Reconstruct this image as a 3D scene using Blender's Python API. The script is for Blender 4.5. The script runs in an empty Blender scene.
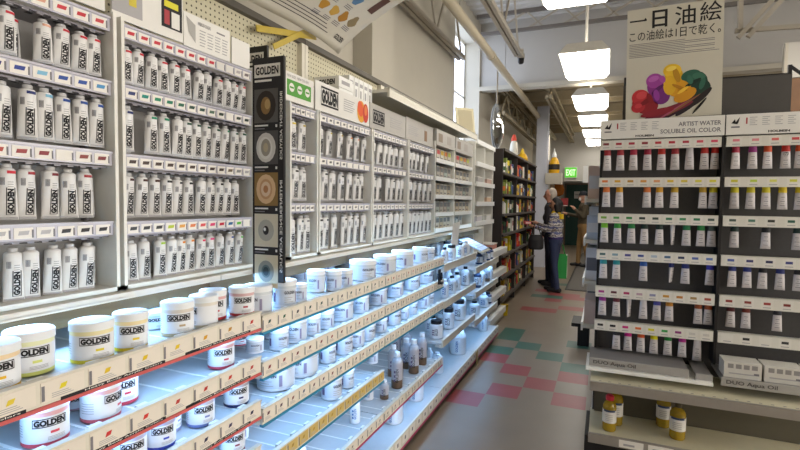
import bpy, math, random
from mathutils import Vector, Matrix
random.seed(11)
SC = bpy.context.scene
COL = SC.collection
PI = math.pi
# ------------------------------------------------------------------ camera
H = 1.45; F = 488.0
R = ((0.92199906, -0.03011383, 0.3860193), (0.38699227, 0.03964311, -0.92123038), (0.01243877, 0.99876002, 0.04820473))
cam_d = bpy.data.cameras.new('camera'); cam_d.sensor_width = 36; cam_d.lens = F/800*36; cam_d.clip_start = .02
cam = bpy.data.objects.new('camera', cam_d); COL.objects.link(cam)
cam.matrix_world = Matrix.Translation((0, 0, H)) @ Matrix(R).to_4x4()
SC.camera = cam
def ray(px, py):
    c = (px-400, 225-py, -F)
    return [sum(R[i][k]*c[k] for k in range(3)) for i in range(3)]
def on_x(px, py, x):
    d = ray(px, py); t = x/d[0]; return (x, d[1]*t, d[2]*t+H)
def on_y(px, py, y):
    d = ray(px, py); t = y/d[1]; return (d[0]*t, y, d[2]*t+H)
def Yx(px, x, py=250): return on_x(px, py, x)[1]
def depth(p): return -.386*p[0]+.9212*p[1]-.048*(p[2]-H)

# ------------------------------------------------------------------ materials
MATS = {}
def hexc(h):
    c = [int(h[i:i+2], 16)/255 for i in (0, 2, 4)]
    return [x/12.92 if x <= .04045 else ((x+.055)/1.055)**2.4 for x in c]
def M(key, col=None, rough=.5, metal=0, noise=.06, scale=30, emit=0, trans=0, alpha=1, bump=0, ior=1.45, spec=.5):
    if key in MATS: return MATS[key]
    m = bpy.data.materials.new(key); m.use_nodes = True
    nt = m.node_tree; b = nt.nodes['Principled BSDF']
    c = hexc(col) if isinstance(col, str) else list(col)
    b.inputs['Roughness'].default_value = rough; b.inputs['Metallic'].default_value = metal
    b.inputs['IOR'].default_value = ior
    b.inputs['Specular IOR Level'].default_value = spec
    b.inputs['Base Color'].default_value = (*c, 1)
    if trans: b.inputs['Transmission Weight'].default_value = trans
    if alpha < 1: b.inputs['Alpha'].default_value = alpha
    if emit:
        b.inputs['Emission Color'].default_value = (*c, 1); b.inputs['Emission Strength'].default_value = emit
    if (noise or bump) and not emit:
        tc = nt.nodes.new('ShaderNodeTexCoord'); nz = nt.nodes.new('ShaderNodeTexNoise')
        nz.inputs['Scale'].default_value = scale; nz.inputs['Detail'].default_value = 3
        nt.links.new(tc.outputs['Object'], nz.inputs['Vector'])
        if noise:
            mx = nt.nodes.new('ShaderNodeMix'); mx.data_type = 'RGBA'
            mx.inputs[6].default_value = (*[max(0, x*(1-noise)) for x in c], 1)
            mx.inputs[7].default_value = (*[min(1, x*(1+noise)) for x in c], 1)
            nt.links.new(nz.outputs['Fac'], mx.inputs[0]); nt.links.new(mx.outputs[2], b.inputs['Base Color'])
        if bump:
            bp = nt.nodes.new('ShaderNodeBump'); bp.inputs['Strength'].default_value = bump; bp.inputs['Distance'].default_value = .01
            nt.links.new(nz.outputs['Fac'], bp.inputs['Height']); nt.links.new(bp.outputs['Normal'], b.inputs['Normal'])
    MATS[key] = m
    return m
def pegboard_mat():
    m = M('pegboard_cream', 'c9c3a8', .6, noise=0)
    nt = m.node_tree; b = nt.nodes['Principled BSDF']; N = nt.nodes.new; L = nt.links.new
    tc = N('ShaderNodeTexCoord'); sp = N('ShaderNodeSeparateXYZ'); L(tc.outputs['Object'], sp.inputs[0])
    outs = []
    for ax in ('Y', 'Z'):
        a = N('ShaderNodeMath'); a.operation = 'MULTIPLY'; a.inputs[1].default_value = 1/.0254; L(sp.outputs[ax], a.inputs[0])
        f = N('ShaderNodeMath'); f.operation = 'FRACT'; L(a.outputs[0], f.inputs[0])
        s = N('ShaderNodeMath'); s.operation = 'SUBTRACT'; s.inputs[1].default_value = .5; L(f.outputs[0], s.inputs[0])
        q = N('ShaderNodeMath'); q.operation = 'MULTIPLY'; L(s.outputs[0], q.inputs[0]); L(s.outputs[0], q.inputs[1]); outs.append(q)
    ad = N('ShaderNodeMath'); ad.operation = 'ADD'; L(outs[0].outputs[0], ad.inputs[0]); L(outs[1].outputs[0], ad.inputs[1])
    lt = N('ShaderNodeMath'); lt.operation = 'LESS_THAN'; lt.inputs[1].default_value = .03; L(ad.outputs[0], lt.inputs[0])
    mx = N('ShaderNodeMix'); mx.data_type = 'RGBA'; mx.inputs[6].default_value = (*hexc('c9c3a8'), 1); mx.inputs[7].default_value = (*hexc('4a4436'), 1)
    L(lt.outputs[0], mx.inputs[0]); L(mx.outputs[2], b.inputs['Base Color'])
    return m
W_shelf = M('shelf_white', 'e6e4dc', .45)
W_cream = M('shelf_cream', 'dad5c6', .5)
SHELFG = M('shelf_board_grey', 'bfc2c4', .4)
W_plain = M('white_plastic', 'eeeeea', .4, noise=.03)
GREYP = M('grey_plastic', '8f8c92', .35)
DARKP = M('dark_plastic', '2b2a2c', .5)
CLEARP = M('clear_strip', 'c3c1cc', .2, noise=.04)
TAGW = M('tag_white', 'ece8e0', .6, noise=.03)
TAGC = M('tag_cream', 'e2dacd', .6, noise=.04)
INK = M('ink_black', '17161a', .6, noise=0)
INKG = M('ink_grey', '77757a', .6, noise=0)
INKL = M('ink_light_grey', 'a9a7a8', .6, noise=0)
REDL = M('strip_red', 'c9605e', .5); BLUEL = M('strip_blue', '2f86ad', .5); PINKL = M('strip_pink', 'b8456b', .5)
YELL = M('strip_ochre', 'b9984a', .5)
TUBEW = M('tube_white', 'e3e2e0', .35, noise=.03)
TUBEG = M('tube_cap', 'bdbcbc', .4)
PEG = pegboard_mat()
BROWNV = M('valance_brown', '5c4320', .6)
WALLB = M('wall_paint', 'bdb7a9', .8, noise=.04, scale=4, bump=.05)
WALLG = M('fascia_paint', 'b3b0ab', .8, noise=.03, scale=4)
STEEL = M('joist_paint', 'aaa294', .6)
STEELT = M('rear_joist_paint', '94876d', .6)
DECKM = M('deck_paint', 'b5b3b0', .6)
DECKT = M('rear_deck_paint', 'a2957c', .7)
PIPE = M('pipe_paint', 'c6bba3', .5)
BLACKM = M('black_metal', '1c1b1d', .5)
BLK = M('sign_black', '141316', .45, noise=.03)
SIGNW = M('sign_white', 'e4e2dc', .5, noise=.02)
ENDBACK = M('end_backing', '4b4949', .55, noise=.12, scale=60)
STRIPW = M('end_strip_white', 'd9d6cc', .45, noise=.02)
METALG = M('brushed_metal', 'a39e97', .32, metal=.4)
# ------------------------------------------------------------------ mesh helper
FONT_CACHE = {}
CRIMP = M('crimp_grey', 'a3a2a4', .35, noise=.06)
def text_mesh(s, bold=0.0):
    k = (s, bold)
    if k not in FONT_CACHE:
        cu = bpy.data.curves.new('t', 'FONT'); cu.body = s; cu.size = 1; cu.resolution_u = 2; cu.offset = bold
        cu.align_x = 'LEFT'
        o = bpy.data.objects.new('t', cu); COL.objects.link(o)
        dg = bpy.context.evaluated_depsgraph_get(); me = o.evaluated_get(dg).to_mesh()
        vs = [(v.co.x, v.co.y) for v in me.vertices]; fs = [tuple(p.vertices) for p in me.polygons]
        bpy.data.objects.remove(o); bpy.data.curves.remove(cu)
        x0 = min(v[0] for v in vs); x1 = max(v[0] for v in vs); y0 = min(v[1] for v in vs); y1 = max(v[1] for v in vs)
        FONT_CACHE[k] = ([((x-x0)/(x1-x0), (y-y0)/(y1-y0)) for x, y in vs], fs)
    return FONT_CACHE[k]
class MB:
    def __init__(s): s.v = []; s.f = []; s.m = []; s.sm = []; s.mats = []
    def mi(s, mat):
        if mat not in s.mats: s.mats.append(mat)
        return s.mats.index(mat)
    def add(s, vs, fs, mat, smooth=False):
        b = len(s.v); k = s.mi(mat); s.v += [tuple(v) for v in vs]
        for f in fs: s.f.append([i+b for i in f]); s.m.append(k); s.sm.append(smooth)
        return s
    def box(s, x0, x1, y0, y1, z0, z1, mat, M4=None):
        vs = [Vector((x, y, z)) for x in (x0, x1) for y in (y0, y1) for z in (z0, z1)]
        if M4: vs = [M4 @ v for v in vs]
        return s.add(vs, [(0, 1, 3, 2), (4, 6, 7, 5), (0, 4, 5, 1), (2, 3, 7, 6), (0, 2, 6, 4), (1, 5, 7, 3)], mat)
    def cyl(s, p0, p1, r, mat, n=12, r2=None, caps=True):
        p0 = Vector(p0); p1 = Vector(p1); r2 = r if r2 is None else r2
        d = (p1-p0).normalized(); a = d.orthogonal().normalized(); b = d.cross(a)
        ring = lambda p, rr: [p+(a*math.cos(2*PI*i/n)+b*math.sin(2*PI*i/n))*rr for i in range(n)]
        vs = ring(p0, r)+ring(p1, r2)
        s.add(vs, [(i, (i+1) % n, n+(i+1) % n, n+i) for i in range(n)], mat, True)
        if caps:
            s.add(vs[:n], [tuple(range(n))[::-1]], mat); s.add(vs[n:], [tuple(range(n))], mat)
        return s
    def bar(s, p0, p1, w, h, mat):
        p0 = Vector(p0); p1 = Vector(p1); d = (p1-p0); L = d.length; d.normalize()
        up = Vector((0, 0, 1)) if abs(d.z) < .95 else Vector((1, 0, 0))
        a = d.cross(up).normalized(); b = a.cross(d)
        vs = [p+a*w/2*i+b*h/2*j for p in (p0, p1) for i in (-1, 1) for j in (-1, 1)]
        return s.add(vs, [(0, 1, 3, 2), (4, 6, 7, 5), (0, 4, 5, 1), (2, 3, 7, 6), (0, 2, 6, 4), (1, 5, 7, 3)], mat)
    def lathe(s, prof, mat, n=20, c=(0, 0, 0), cap0=True, cap1=True, sy=1.0):
        pr = [p for p in prof]
        ring = lambda r, z: [(c[0]+r*math.cos(2*PI*i/n), c[1]+sy*r*math.sin(2*PI*i/n), c[2]+z) for i in range(n)]
        for (r0, z0), (r1, z1) in zip(pr, pr[1:]):
            s.add(ring(r0, z0)+ring(r1, z1), [(i, (i+1) % n, n+(i+1) % n, n+i) for i in range(n)], mat, True)
        if cap0: s.add(ring(*pr[0]), [tuple(range(n))[::-1]], mat)
        if cap1: s.add(ring(*pr[-1]), [tuple(range(n))], mat)
        return s
    def text(s, st, w, h, fn, mat, bold=0.0):          # fn maps (u in 0..w, v in 0..h) to a point
        vs, fs = text_mesh(st, bold)
        return s.add([fn(u*w, v*h) for u, v in vs], fs, mat)
    def quad(s, pts, mat): return s.add(pts, [tuple(range(len(pts)))], mat)
    def mesh(s, name):
        me = bpy.data.meshes.new(name); me.from_pydata(s.v, [], s.f)
        for m in s.mats: me.materials.append(m)
        me.polygons.foreach_set('material_index', s.m); me.polygons.foreach_set('use_smooth', s.sm); me.update()
        return me
    def build(s, name, parent=None, loc=None):
        if name in ('print', 'lettering', 'swatch', 'coupling', 'hanger_rod', 'caption') and parent: return s.split(name, parent)
        return put(name, s.mesh(name), parent, loc)
    def split(s, name, parent):                       # far-apart printed pieces become parts of their own
        boxes = []
        par = list(range(len(s.v)))
        def fd(i):
            while par[i] != i: par[i] = par[par[i]]; i = par[i]
            return i
        for f in s.f:
            for i in f[1:]: par[fd(i)] = fd(f[0])
        isl = {}
        for i in range(len(s.v)): isl.setdefault(fd(i), []).append(i)
        keys = list(isl); lo = []; hi = []
        for k in keys:
            P = [s.v[i] for i in isl[k]]; lo.append([min(p[a] for p in P) for a in range(3)]); hi.append([max(p[a] for p in P) for a in range(3)])
        g = list(range(len(keys)))
        def fg(i):
            while g[i] != i: g[i] = g[g[i]]; i = g[i]
            return i
        size = [max(hi[i][a]-lo[i][a] for a in range(3)) for i in range(len(keys))]
        for i in range(len(keys)):
            for j in range(i+1, len(keys)):
                d = math.sqrt(sum(max(0, lo[i][a]-hi[j][a], lo[j][a]-hi[i][a])**2 for a in range(3)))
                if d <= max(.019, .49*max(size[i], size[j])): g[fg(i)] = fg(j)
        groups = {}
        for i, k in enumerate(keys): groups.setdefault(fg(i), set()).update(isl[k])
        last = None
        for vs in groups.values():
            m = MB(); idx = {o: n for n, o in enumerate(sorted(vs))}; m.v = [s.v[o] for o in sorted(vs)]
            for f, k, sm in zip(s.f, s.m, s.sm):
                if f[0] in vs: m.f.append([idx[i] for i in f]); m.m.append(m.mi(s.mats[k])); m.sm.append(sm)
            last = put(name, m.mesh(name), parent)
        return last
def put(name, me, parent=None, loc=None, rot=None):
    o = bpy.data.objects.new(name, me); COL.objects.link(o)
    if parent: o.parent = parent
    if loc: o.location = loc
    if rot: o.rotation_euler = rot
    return o
def tag(o, label, cat, group=None):
    o['label'] = label; o['category'] = cat
    if group: o['group'] = group
    return o
def thing(name, label, cat, loc=(0, 0, 0), rot=None, group=None):
    return tag(put(name, None, None, loc, rot), label, cat, group)
def struct(name, mb, parent=None):
    o = mb.build(name, parent); o['kind'] = 'structure'; return o
ORD = 'first second third fourth fifth sixth seventh eighth ninth tenth eleventh twelfth thirteenth fourteenth fifteenth sixteenth seventeenth eighteenth nineteenth twentieth'.split()
def ordn(i): return ORD[i] if i < 20 else 'twenty-'+ORD[i-20]
def pick(cols): return cols
# ------------------------------------------------------------------ setting
XW = -2.1; XR = 5.0; YB = -2.5; YF = 8.6; YE = 15.5; ZC = 4.55; ZR = 3.6
sx, sy, ox, oy = .236, .257, -.438, 3.994
RED = [(0, 0), (-1, 1), (-2, 2), (1, -1), (-1, -1), (-2, -2), (1, 1), (-2, 11), (-1, 11), (0, 12), (1, 12), (-1, 14), (0, 15), (1, 15), (-1, 16), (0, 16), (-2, 17), (1, 9), (3, 1), (4, 0)]
TEAL = [(-2, 5), (-2, 3), (-1, 4), (0, 3), (1, 5), (1, 2), (-2, 6), (-2, 15), (-1, 15), (2, 4), (3, 3), (-1, 20)]
FLOORM = M('floor_tile', '887a6a', .34, noise=.14, scale=3.0, spec=.4); FLOORR = M('floor_tile_red', '96484a', .38, noise=.1, scale=8); FLOORT = M('floor_tile_teal', '3d6659', .38, noise=.1, scale=8)
fl = MB()
i0, i1 = -8, 24; j0, j1 = -26, 62
for i in range(i0, i1):
    for j in range(j0, j1):
        m = FLOORR if (i, j) in RED else FLOORT if (i, j) in TEAL else FLOORM
        x = ox+i*sx; y = oy+j*sy
        fl.quad([(x-sx/2, y-sy/2, 0), (x+sx/2, y-sy/2, 0), (x+sx/2, y+sy/2, 0), (x-sx/2, y+sy/2, 0)], m)
struct('floor', fl)
# left wall with a deep window opening
WY0, WY1, WZ0, WZ1 = 7.02, 8.55, 1.2, 4.25
wl = MB()
xo = XW-.36
wl.box(xo, XW, YB, WY0, 0, ZC+.3, WALLB); wl.box(xo, XW, WY1, YE+.2, 0, ZC+.3, WALLB)
wl.box(xo, XW, WY0, WY1, 0, WZ0, WALLB); wl.box(xo, XW, WY0, WY1, WZ1, ZC+.3, WALLB)
struct('wall_left', wl)
WIN = M('frost_glass', 'cfdcf2', .5, emit=4.0)
w1 = MB().box(xo+.03, xo+.05, WY0, WY1, WZ0, WZ1, WIN); wo = struct('window_1', w1)
wf = MB()
for z in (WZ0+.02, 2.3, 3.3, WZ1-.02): wf.box(xo+.05, xo+.09, WY0, WY1, z-.02, z+.02, W_plain)
for y in (WY0+.02, WY1-.02): wf.box(xo+.05, xo+.09, y-.02, y+.02, WZ0, WZ1, W_plain)
wf.build('window_frame', wo)
pil = MB().box(XW+.002, XW+.22, 3.86, 4.36, 0, 2.5, WALLB).box(XW+.002, XW+.19, 3.88, 4.34, 2.5, 4.5, WALLB)
struct('trim_2', pil)
struct('wall_right', MB().box(XR, XR+.2, YB, YE+.2, 0, ZC+.3, WALLB))
w3 = struct('added_window', MB().box(XR-.03, XR-.01, -1.8, 6.2, .9, 2.9, M('added_window_glow', (1, .95, .88), .5, emit=6.5)))  # unseen emissive window, added to light the left racks from the aisle side
w3f = MB()
for yy in (-1.8, -.2, 1.4, 3.0, 4.6, 6.2): w3f.box(XR-.06, XR-.03, yy-.03, yy+.03, .87, 2.93, W_plain)
for zz in (.9, 2.9): w3f.box(XR-.06, XR-.03, -1.83, 6.23, zz-.03, zz+.03, W_plain)
w3f.build('window_frame', w3)  # mullions belong to the added window
struct('wall_front', MB().box(XW-.36, XR+.2, YB-.2, YB, 0, ZC+.3, WALLB))
# back wall with a wide opening and the corridor behind
bx0, bx1, bz = on_y(551, 183, YE)[0], on_y(599, 183, YE)[0], 2.12
WALLW = M('back_wall_paint', 'bdbab3', .8, noise=.03, scale=4)
wb = MB().box(XW, bx0, YE, YE+.2, 0, ZC, WALLW).box(bx1, XR, YE, YE+.2, 0, ZC, WALLW).box(bx0, bx1, YE, YE+.2, bz, ZC, WALLW)
struct('wall_back', wb)
FRAME = M('door_frame_brown', '6d5c49', .6)
fr = MB().box(bx0-.02, bx0+.09, YE-.03, YE+.22, 0, bz, FRAME).box(bx1-.09, bx1+.02, YE-.03, YE+.22, 0, bz, FRAME)
struct('trim_3', fr)
struct('wall_corridor', MB().box(bx0-.6, bx1+.6, 18, 18.1, 0, 2.7, WALLW).box(bx0-.7, bx0-.6, YE+.2, 18.1, 0, 2.7, WALLW).box(bx1+.6, bx1+.7, YE+.2, 18.1, 0, 2.7, WALLW).box(bx0-.7, bx1+.7, YE+.2, 18.1, 2.6, 2.7, WALLW))
dgx0, dgx1 = on_y(566, 200, 17.9)[0], on_y(590, 200, 17.9)[0]
GREEN = M('door_green', '0d3f36', .45)
dr = struct('door_1', MB().box(dgx0, dgx1, 17.9, 17.98, .01, 2.1, GREEN))
MB().box(dgx0-.05, dgx0, 17.88, 17.99, .01, 2.15, FRAME).box(dgx1, dgx1+.05, 17.88, 17.99, .01, 2.15, FRAME).box(dgx0-.05, dgx1+.05, 17.88, 17.99, 2.1, 2.15, FRAME).build('door_frame', dr)
MB().cyl((dgx0+.1, 17.84, 1.0), (dgx0+.1, 17.9, 1.0), .03, METALG).build('door_handle', dr)
nx, ny, nz = on_y(577, 195, 17.88)
nt_ = thing('paper_notice', 'small white paper notice taped on the green door', 'notice', (nx, 17.885, nz))
MB().box(-.09, .09, -.002, .002, -.12, .12, SIGNW).build('sheet', nt_)
pr_ = MB()
for k in range(6): pr_.box(-.07, .07, -.004, -.0025, .08-k*.03, .088-k*.03, INKG)
pr_.build('print', nt_)
# ceilings
ce = MB()
y = YB; k = 0; pts = []
while y < YF+.3:
    pts += [(y, ZC), (y+.09, ZC), (y+.115, ZC+.055), (y+.185, ZC+.055)]; y += .21
vs = []; fs = []
for yy, zz in pts: vs += [(XW-.3, yy, zz), (XR+.2, yy, zz)]
fs = [(2*i, 2*i+1, 2*i+3, 2*i+2) for i in range(len(pts)-1)]
ce.add(vs, fs, DECKM); struct('ceiling', ce)
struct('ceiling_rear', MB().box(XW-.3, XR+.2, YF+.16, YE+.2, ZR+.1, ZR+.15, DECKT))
fz = on_y(500, 86, YF)[2]
struct('trim_1', MB().box(XW, XR, YF, YF+.15, fz, ZC+.2, WALLG).box(XW, XR, YF-.05, YF+.15, fz-.07, fz, WALLB))
def joist_y(nm, lab, x, z0, z1, y0, y1, mat=STEEL, step=.55):
    t = thing(nm, lab, 'roof joist', (x, y0, z0))
    L = y1-y0; hh = z1-z0
    MB().box(-.055, -.012, 0, L, 0, .06, mat).box(.012, .055, 0, L, 0, .06, mat).build('bottom_chord', t)
    MB().box(-.055, -.012, 0, L, hh-.06, hh, mat).box(.012, .055, 0, L, hh-.06, hh, mat).build('top_chord', t)
    n = int(L/step); wb_ = MB()
    for k in range(n):
        a = k*L/n; b = (k+1)*L/n
        if k % 2 == 0: wb_.bar((0, a, .03), (0, b, hh-.03), .022, .03, mat)
        else: wb_.bar((0, a, hh-.03), (0, b, .03), .022, .03, mat)
    wb_.build('web', t)
    return t
joist_y('roof_joist', 'beige steel roof joist running close along the left wall', -1.98, 3.5, ZC-.005, -1.0, 6.95)
joist_y('roof_joist', 'beige steel roof joist above the aisle ending beside the security camera', -1.25, 3.62, ZC-.005, .5, 7.45)
tX = MB(); t = thing('roof_truss', 'shallow grey steel truss crossing the store in front of the grey fascia', 'roof truss', (0, 8.1, 4.2))
MB().box(XW+.05, XR, -.03, .03, 0, .05, M('truss_dark', '6f6a66', .6)).build('bottom_chord', t)
MB().box(XW+.05, XR, -.03, .03, .29, .345, MATS['truss_dark']).build('top_chord', t)
wbm = MB()
for k in range(12): wbm.bar((XW+.3+k*.55, 0, .03), (XW+.3+(k+1)*.55, 0, .31) if k % 2 == 0 else (XW+.3+(k+1)*.55, 0, .31), .025, .025, STEEL)
for k in range(12): wbm.bar((XW+.3+k*.55, 0, .31), (XW+.3+(k+1)*.55-.275, 0, .03), .025, .025, STEEL)
wbm.build('web', t)
pA, pB = on_y(738, 38, 7.0), on_y(795, -25, 7.0)
t = thing('roof_brace', 'pale double steel brace slanting down beside the hanging poster', 'brace', pA)
for dx in (0, .1):
    MB().bar((dx, 0, 0), (pB[0]-pA[0]+dx, 0, pB[2]-pA[2]), .05, .05, STEEL).build('brace_bar', t)
qA, qB = on_y(735, 31, 7.05), on_y(830, 24, 7.05)
MB().bar((qA[0]-pA[0], .05, qA[2]-pA[2]), (qB[0]-pA[0], .05, qB[2]-pA[2]), .04, .05, STEEL).build('cross_bar', t)
qC = on_y(741, -20, 7.05)
MB().bar((qA[0]-pA[0]+.05, .05, qA[2]-pA[2]), (qC[0]-pA[0], .05, qC[2]-pA[2]), .06, .05, STEEL).build('hanger_bar', t)
# rear roof framing: long beams and the joists over the left wall
for k, (x, lab) in enumerate(((-1.75, 'tan roof beam of the lower rear ceiling nearest the left wall'), (-.95, 'tan roof beam of the lower rear ceiling above the shelves and pipe'))):
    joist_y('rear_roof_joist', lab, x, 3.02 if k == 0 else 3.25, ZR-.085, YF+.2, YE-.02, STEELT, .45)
for k in range(8):
    yy = YF+.95+k*.8
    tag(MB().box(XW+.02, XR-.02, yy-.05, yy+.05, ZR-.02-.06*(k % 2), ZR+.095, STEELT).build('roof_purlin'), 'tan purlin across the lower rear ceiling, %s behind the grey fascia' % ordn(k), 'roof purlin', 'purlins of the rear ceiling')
# pipe
p = MB().cyl((0, -1.5, 0), (0, 13.5, 0), .055, PIPE, 16)
t = thing('ceiling_pipe', 'long beige pipe running under the roof above the aisle', 'pipe', (-1.452, 2, 3.4))
p.build('pipe', t)
cl = MB()
for yy in (1.5, 4.5, 7.5, 10.5, 12.5): cl.cyl((0, yy, 0), (0, yy+.05, 0), .064, PIPE, 16)
cl.build('coupling', t)
hg = MB()
for yy in (3.0, 5.5): hg.cyl((0, yy, .05), (0, yy, 1.14), .006, METALG, 6)
hg.build('hanger_rod', t)
# security camera
cx_, cy_, cz_ = on_y(521, 60, 7.56)
t = thing('security_camera', 'small beige camera with dark lens at the end of the roof joist', 'security camera', (cx_, cy_, cz_))
MB().cyl((0, 0, .16), (0, 0, .02), .035, STEEL, 12).box(-.045, .045, -.07, .05, .02, .09, STEEL).build('mount', t)
MB().lathe([(.045, .02), (.045, -.03), (.03, -.055)], BLACKM, 14).build('dome', t)
# column, second window
cxa, cxb = on_y(535, 200, 11.4)[0], on_y(546, 200, 11.4)[0]
COLM = M('column_paint', 'c7cad6', .6)
struct('trim_4', MB().box(cxa, cxb, 11.4, 11.75, 0, ZR+.1, COLM))
wx0, _, wz0 = on_y(542.5, 160, YE-.02); wx1, _, wz1 = on_y(550, 128, YE-.02)
w2 = struct('window_2', MB().box(wx0, wx1, YE-.03, YE-.01, wz0, min(wz1, 3.6), M('warm_glass', 'fff2d6', .5, emit=3.0)))
MB().box(wx0-.04, wx0, YE-.05, YE-.005, wz0-.04, 3.6, W_plain).box(wx1, wx1+.04, YE-.05, YE-.005, wz0-.04, 3.6, W_plain).box(wx0, wx1, YE-.05, YE-.005, wz0-.04, wz0, W_plain).build('window_frame', w2)
lx, ly, lz = on_y(553, 173, 11.3)
t = thing('wall_ledge', 'small beige ledge box jutting from the pale column', 'ledge', (lx, 11.5, lz))
MB().box(-.17, .18, -.15, .15, -.24, 0, WALLB).build('box', t)
t = thing('display_bottle', 'big yellow display bottle with dark label standing on the beige ledge', 'bottle', (lx, 11.5, lz+.002))
YELB = M('yellow_plastic', 'd9a514', .4); DKB = M('dark_label', '2c261c', .5)
MB().lathe([(.11, 0), (.12, .05), (.12, .2), (.09, .3), (.045, .36)], YELB, 18).build('body', t)
MB().lathe([(.123, .08), (.123, .2)], DKB, 18, cap0=False, cap1=False).build('label_band', t)
MB().lathe([(.05, .36), (.045, .42), (.015, .5), (.01, .56)], W_plain, 14).build('nozzle_cap', t)
HOUS_ = M('lamp_rim', 'c9c5bb', .5)
# exit sign
ex0 = on_y(565, 167.5, YE-.05); ex1 = on_y(576.5, 177.5, YE-.05)
t = thing('exit_sign', 'lit green exit sign on the back wall above the doorway', 'exit sign', (ex0[0], YE-.06, ex1[2]))
w_ = ex1[0]-ex0[0]; h_ = ex0[2]-ex1[2]
MB().box(-.01, w_+.01, 0, .06, -.01, h_+.01, W_plain).build('housing', t)
MB().box(0, w_, -.004, 0, 0, h_, M('exit_green', '5fc63a', .5, emit=.55)).build('face', t)
MB().text('EXIT', w_*.8, h_*.62, lambda u, v: (w_*.1+u, -.006, h_*.19+v), M('exit_white', 'e4ffd8', .5, emit=.8), .02).build('lettering', t)
t = thing('added_corridor_lamp', 'unseen round lamp added to brighten the corridor beyond the doorway', 'ceiling lamp', (-.8, 16.6, 2.53))  # added lamp that brightens the dark corridor and green door
MB().lathe([(.16, 0), (.18, .03), (.18, .068)], M('added_corridor_glow', (1, .93, .8), .4, emit=7.0), 18).build('diffuser', t)
MB().lathe([(.185, .055), (.19, .069)], HOUS_, 18).build('rim', t)
# hanging yellow thing in doorway
a = on_y(559, 182, YE+.9)
t = thing('orange_bag', 'orange bag hanging on the corridor side left of the green door', 'bag', (a[0], YE+.9, a[2]-.45))
MB().lathe([(.03, 0), (.14, .05), (.17, .2), (.13, .36), (.05, .45)], M('orange_cloth', 'b86a1a', .8), 14, sy=.5).build('sack', t)
MB().cyl((-.05, 0, .44), (0, 0, .6), .012, M('orange_cloth', ''), 8).cyl((.05, 0, .44), (0, 0, .6), .012, M('orange_cloth', ''), 8).build('handle', t)
# mat
t = thing('floor_mat', 'grey entrance mat lying on the floor before the doorway', 'mat', (.05, 8.6, .001))
MB().box(-.6, .66, 0, 6.6, 0, .012, M('mat_grey', '67635e', .95, noise=.15, scale=120)).build('pile', t)
MB().box(-.63, -.6, 0, 6.6, 0, .009, BLACKM).box(.66, .69, 0, 6.6, 0, .009, BLACKM).box(-.63, .69, -.03, 0, 0, .009, BLACKM).build('rubber_border', t)
# ------------------------------------------------------------------ ceiling lamps
LENS = M('lamp_lens', (1, .95, .87), .4, emit=9.5)
HOUS = M('lamp_housing', 'c9c5bb', .5)
def fixture(x, y, lab, tilt=0):
    t = thing('ceiling_lamp', lab, 'ceiling lamp', (x, y, 3.1), None, 'hanging fluorescent lamps')
    L, wt, wb2 = 1.12, .265, .225
    m = MB()
    b = [(-wb2, .02, 0), (wb2, .02, 0), (wb2, L-.02, 0), (-wb2, L-.02, 0)]; tp = [(-wt, 0, .05), (wt, 0, .05), (wt, L, .05), (-wt, L, .05)]
    m.add(b+tp, [(3, 2, 1, 0), (0, 1, 5, 4), (1, 2, 6, 5), (2, 3, 7, 6), (3, 0, 4, 7)], LENS)
    m.build('diffuser', t)
    MB().add([(-wt-.01, -.01, .05), (wt+.01, -.01, .05), (wt+.01, L+.01, .05), (-wt-.01, L+.01, .05), (-wt+.08, .05, .17), (wt-.08, .05, .17), (wt-.08, L-.05, .17), (-wt+.08, L-.05, .17)],
             [(3, 2, 1, 0), (0, 1, 5, 4), (1, 2, 6, 5), (2, 3, 7, 6), (3, 0, 4, 7), (4, 5, 6, 7)], HOUS).build('housing', t)
    MB().box(-.1, .1, .12, L-.12, .1705, .18, M('added_uplight_glow', (1, .94, .83), .4, emit=12.0)).build('added_uplight', t)  # glowing strip added on the housing to brighten the ceiling
    rb = MB()
    for xx in (-.075, .075): rb.bar((xx, -.004, .01), (xx*1.15, -.012, .05), .012, .006, HOUS)
    rb.bar((0, .02, -.006), (0, L-.02, -.006), .012, .012, HOUS); rb.build('rib', t)
    top = (ZC if y < YF else ZR+.1)-3.1
    MB().cyl((0, L/2, .181), (0, L/2, top), .018, HOUS, 8).box(-.05, .05, L/2-.05, L/2+.05, .181, .22, HOUS).build('stem', t)
    return t
LY = [3.3, 5.9, 8.25, 10.15, 12.1, 13.95]
labs = ['bright prismatic hanging lamp cut off at the top edge, left of the poster', 'large bright hanging lamp just in front of the grey fascia, left of poster', 'bright hanging lamp below the fascia line, largest of the rear lamps',
        'hanging lamp second in the rear row beyond the fascia', 'hanging lamp third in the rear row beyond the fascia', 'hanging lamp farthest back, just in front of the back wall']
for k, yy in enumerate(LY):
    fixture(-.27, yy, labs[k])
for k, yy in enumerate((.8, 3.0, 5.0, 10.3)):  # unseen lamps, kept for the light they throw on the scene
    fixture(2.5, yy, 'unseen hanging lamp over the next aisle to the right, %s from front' % ordn(k))

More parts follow.
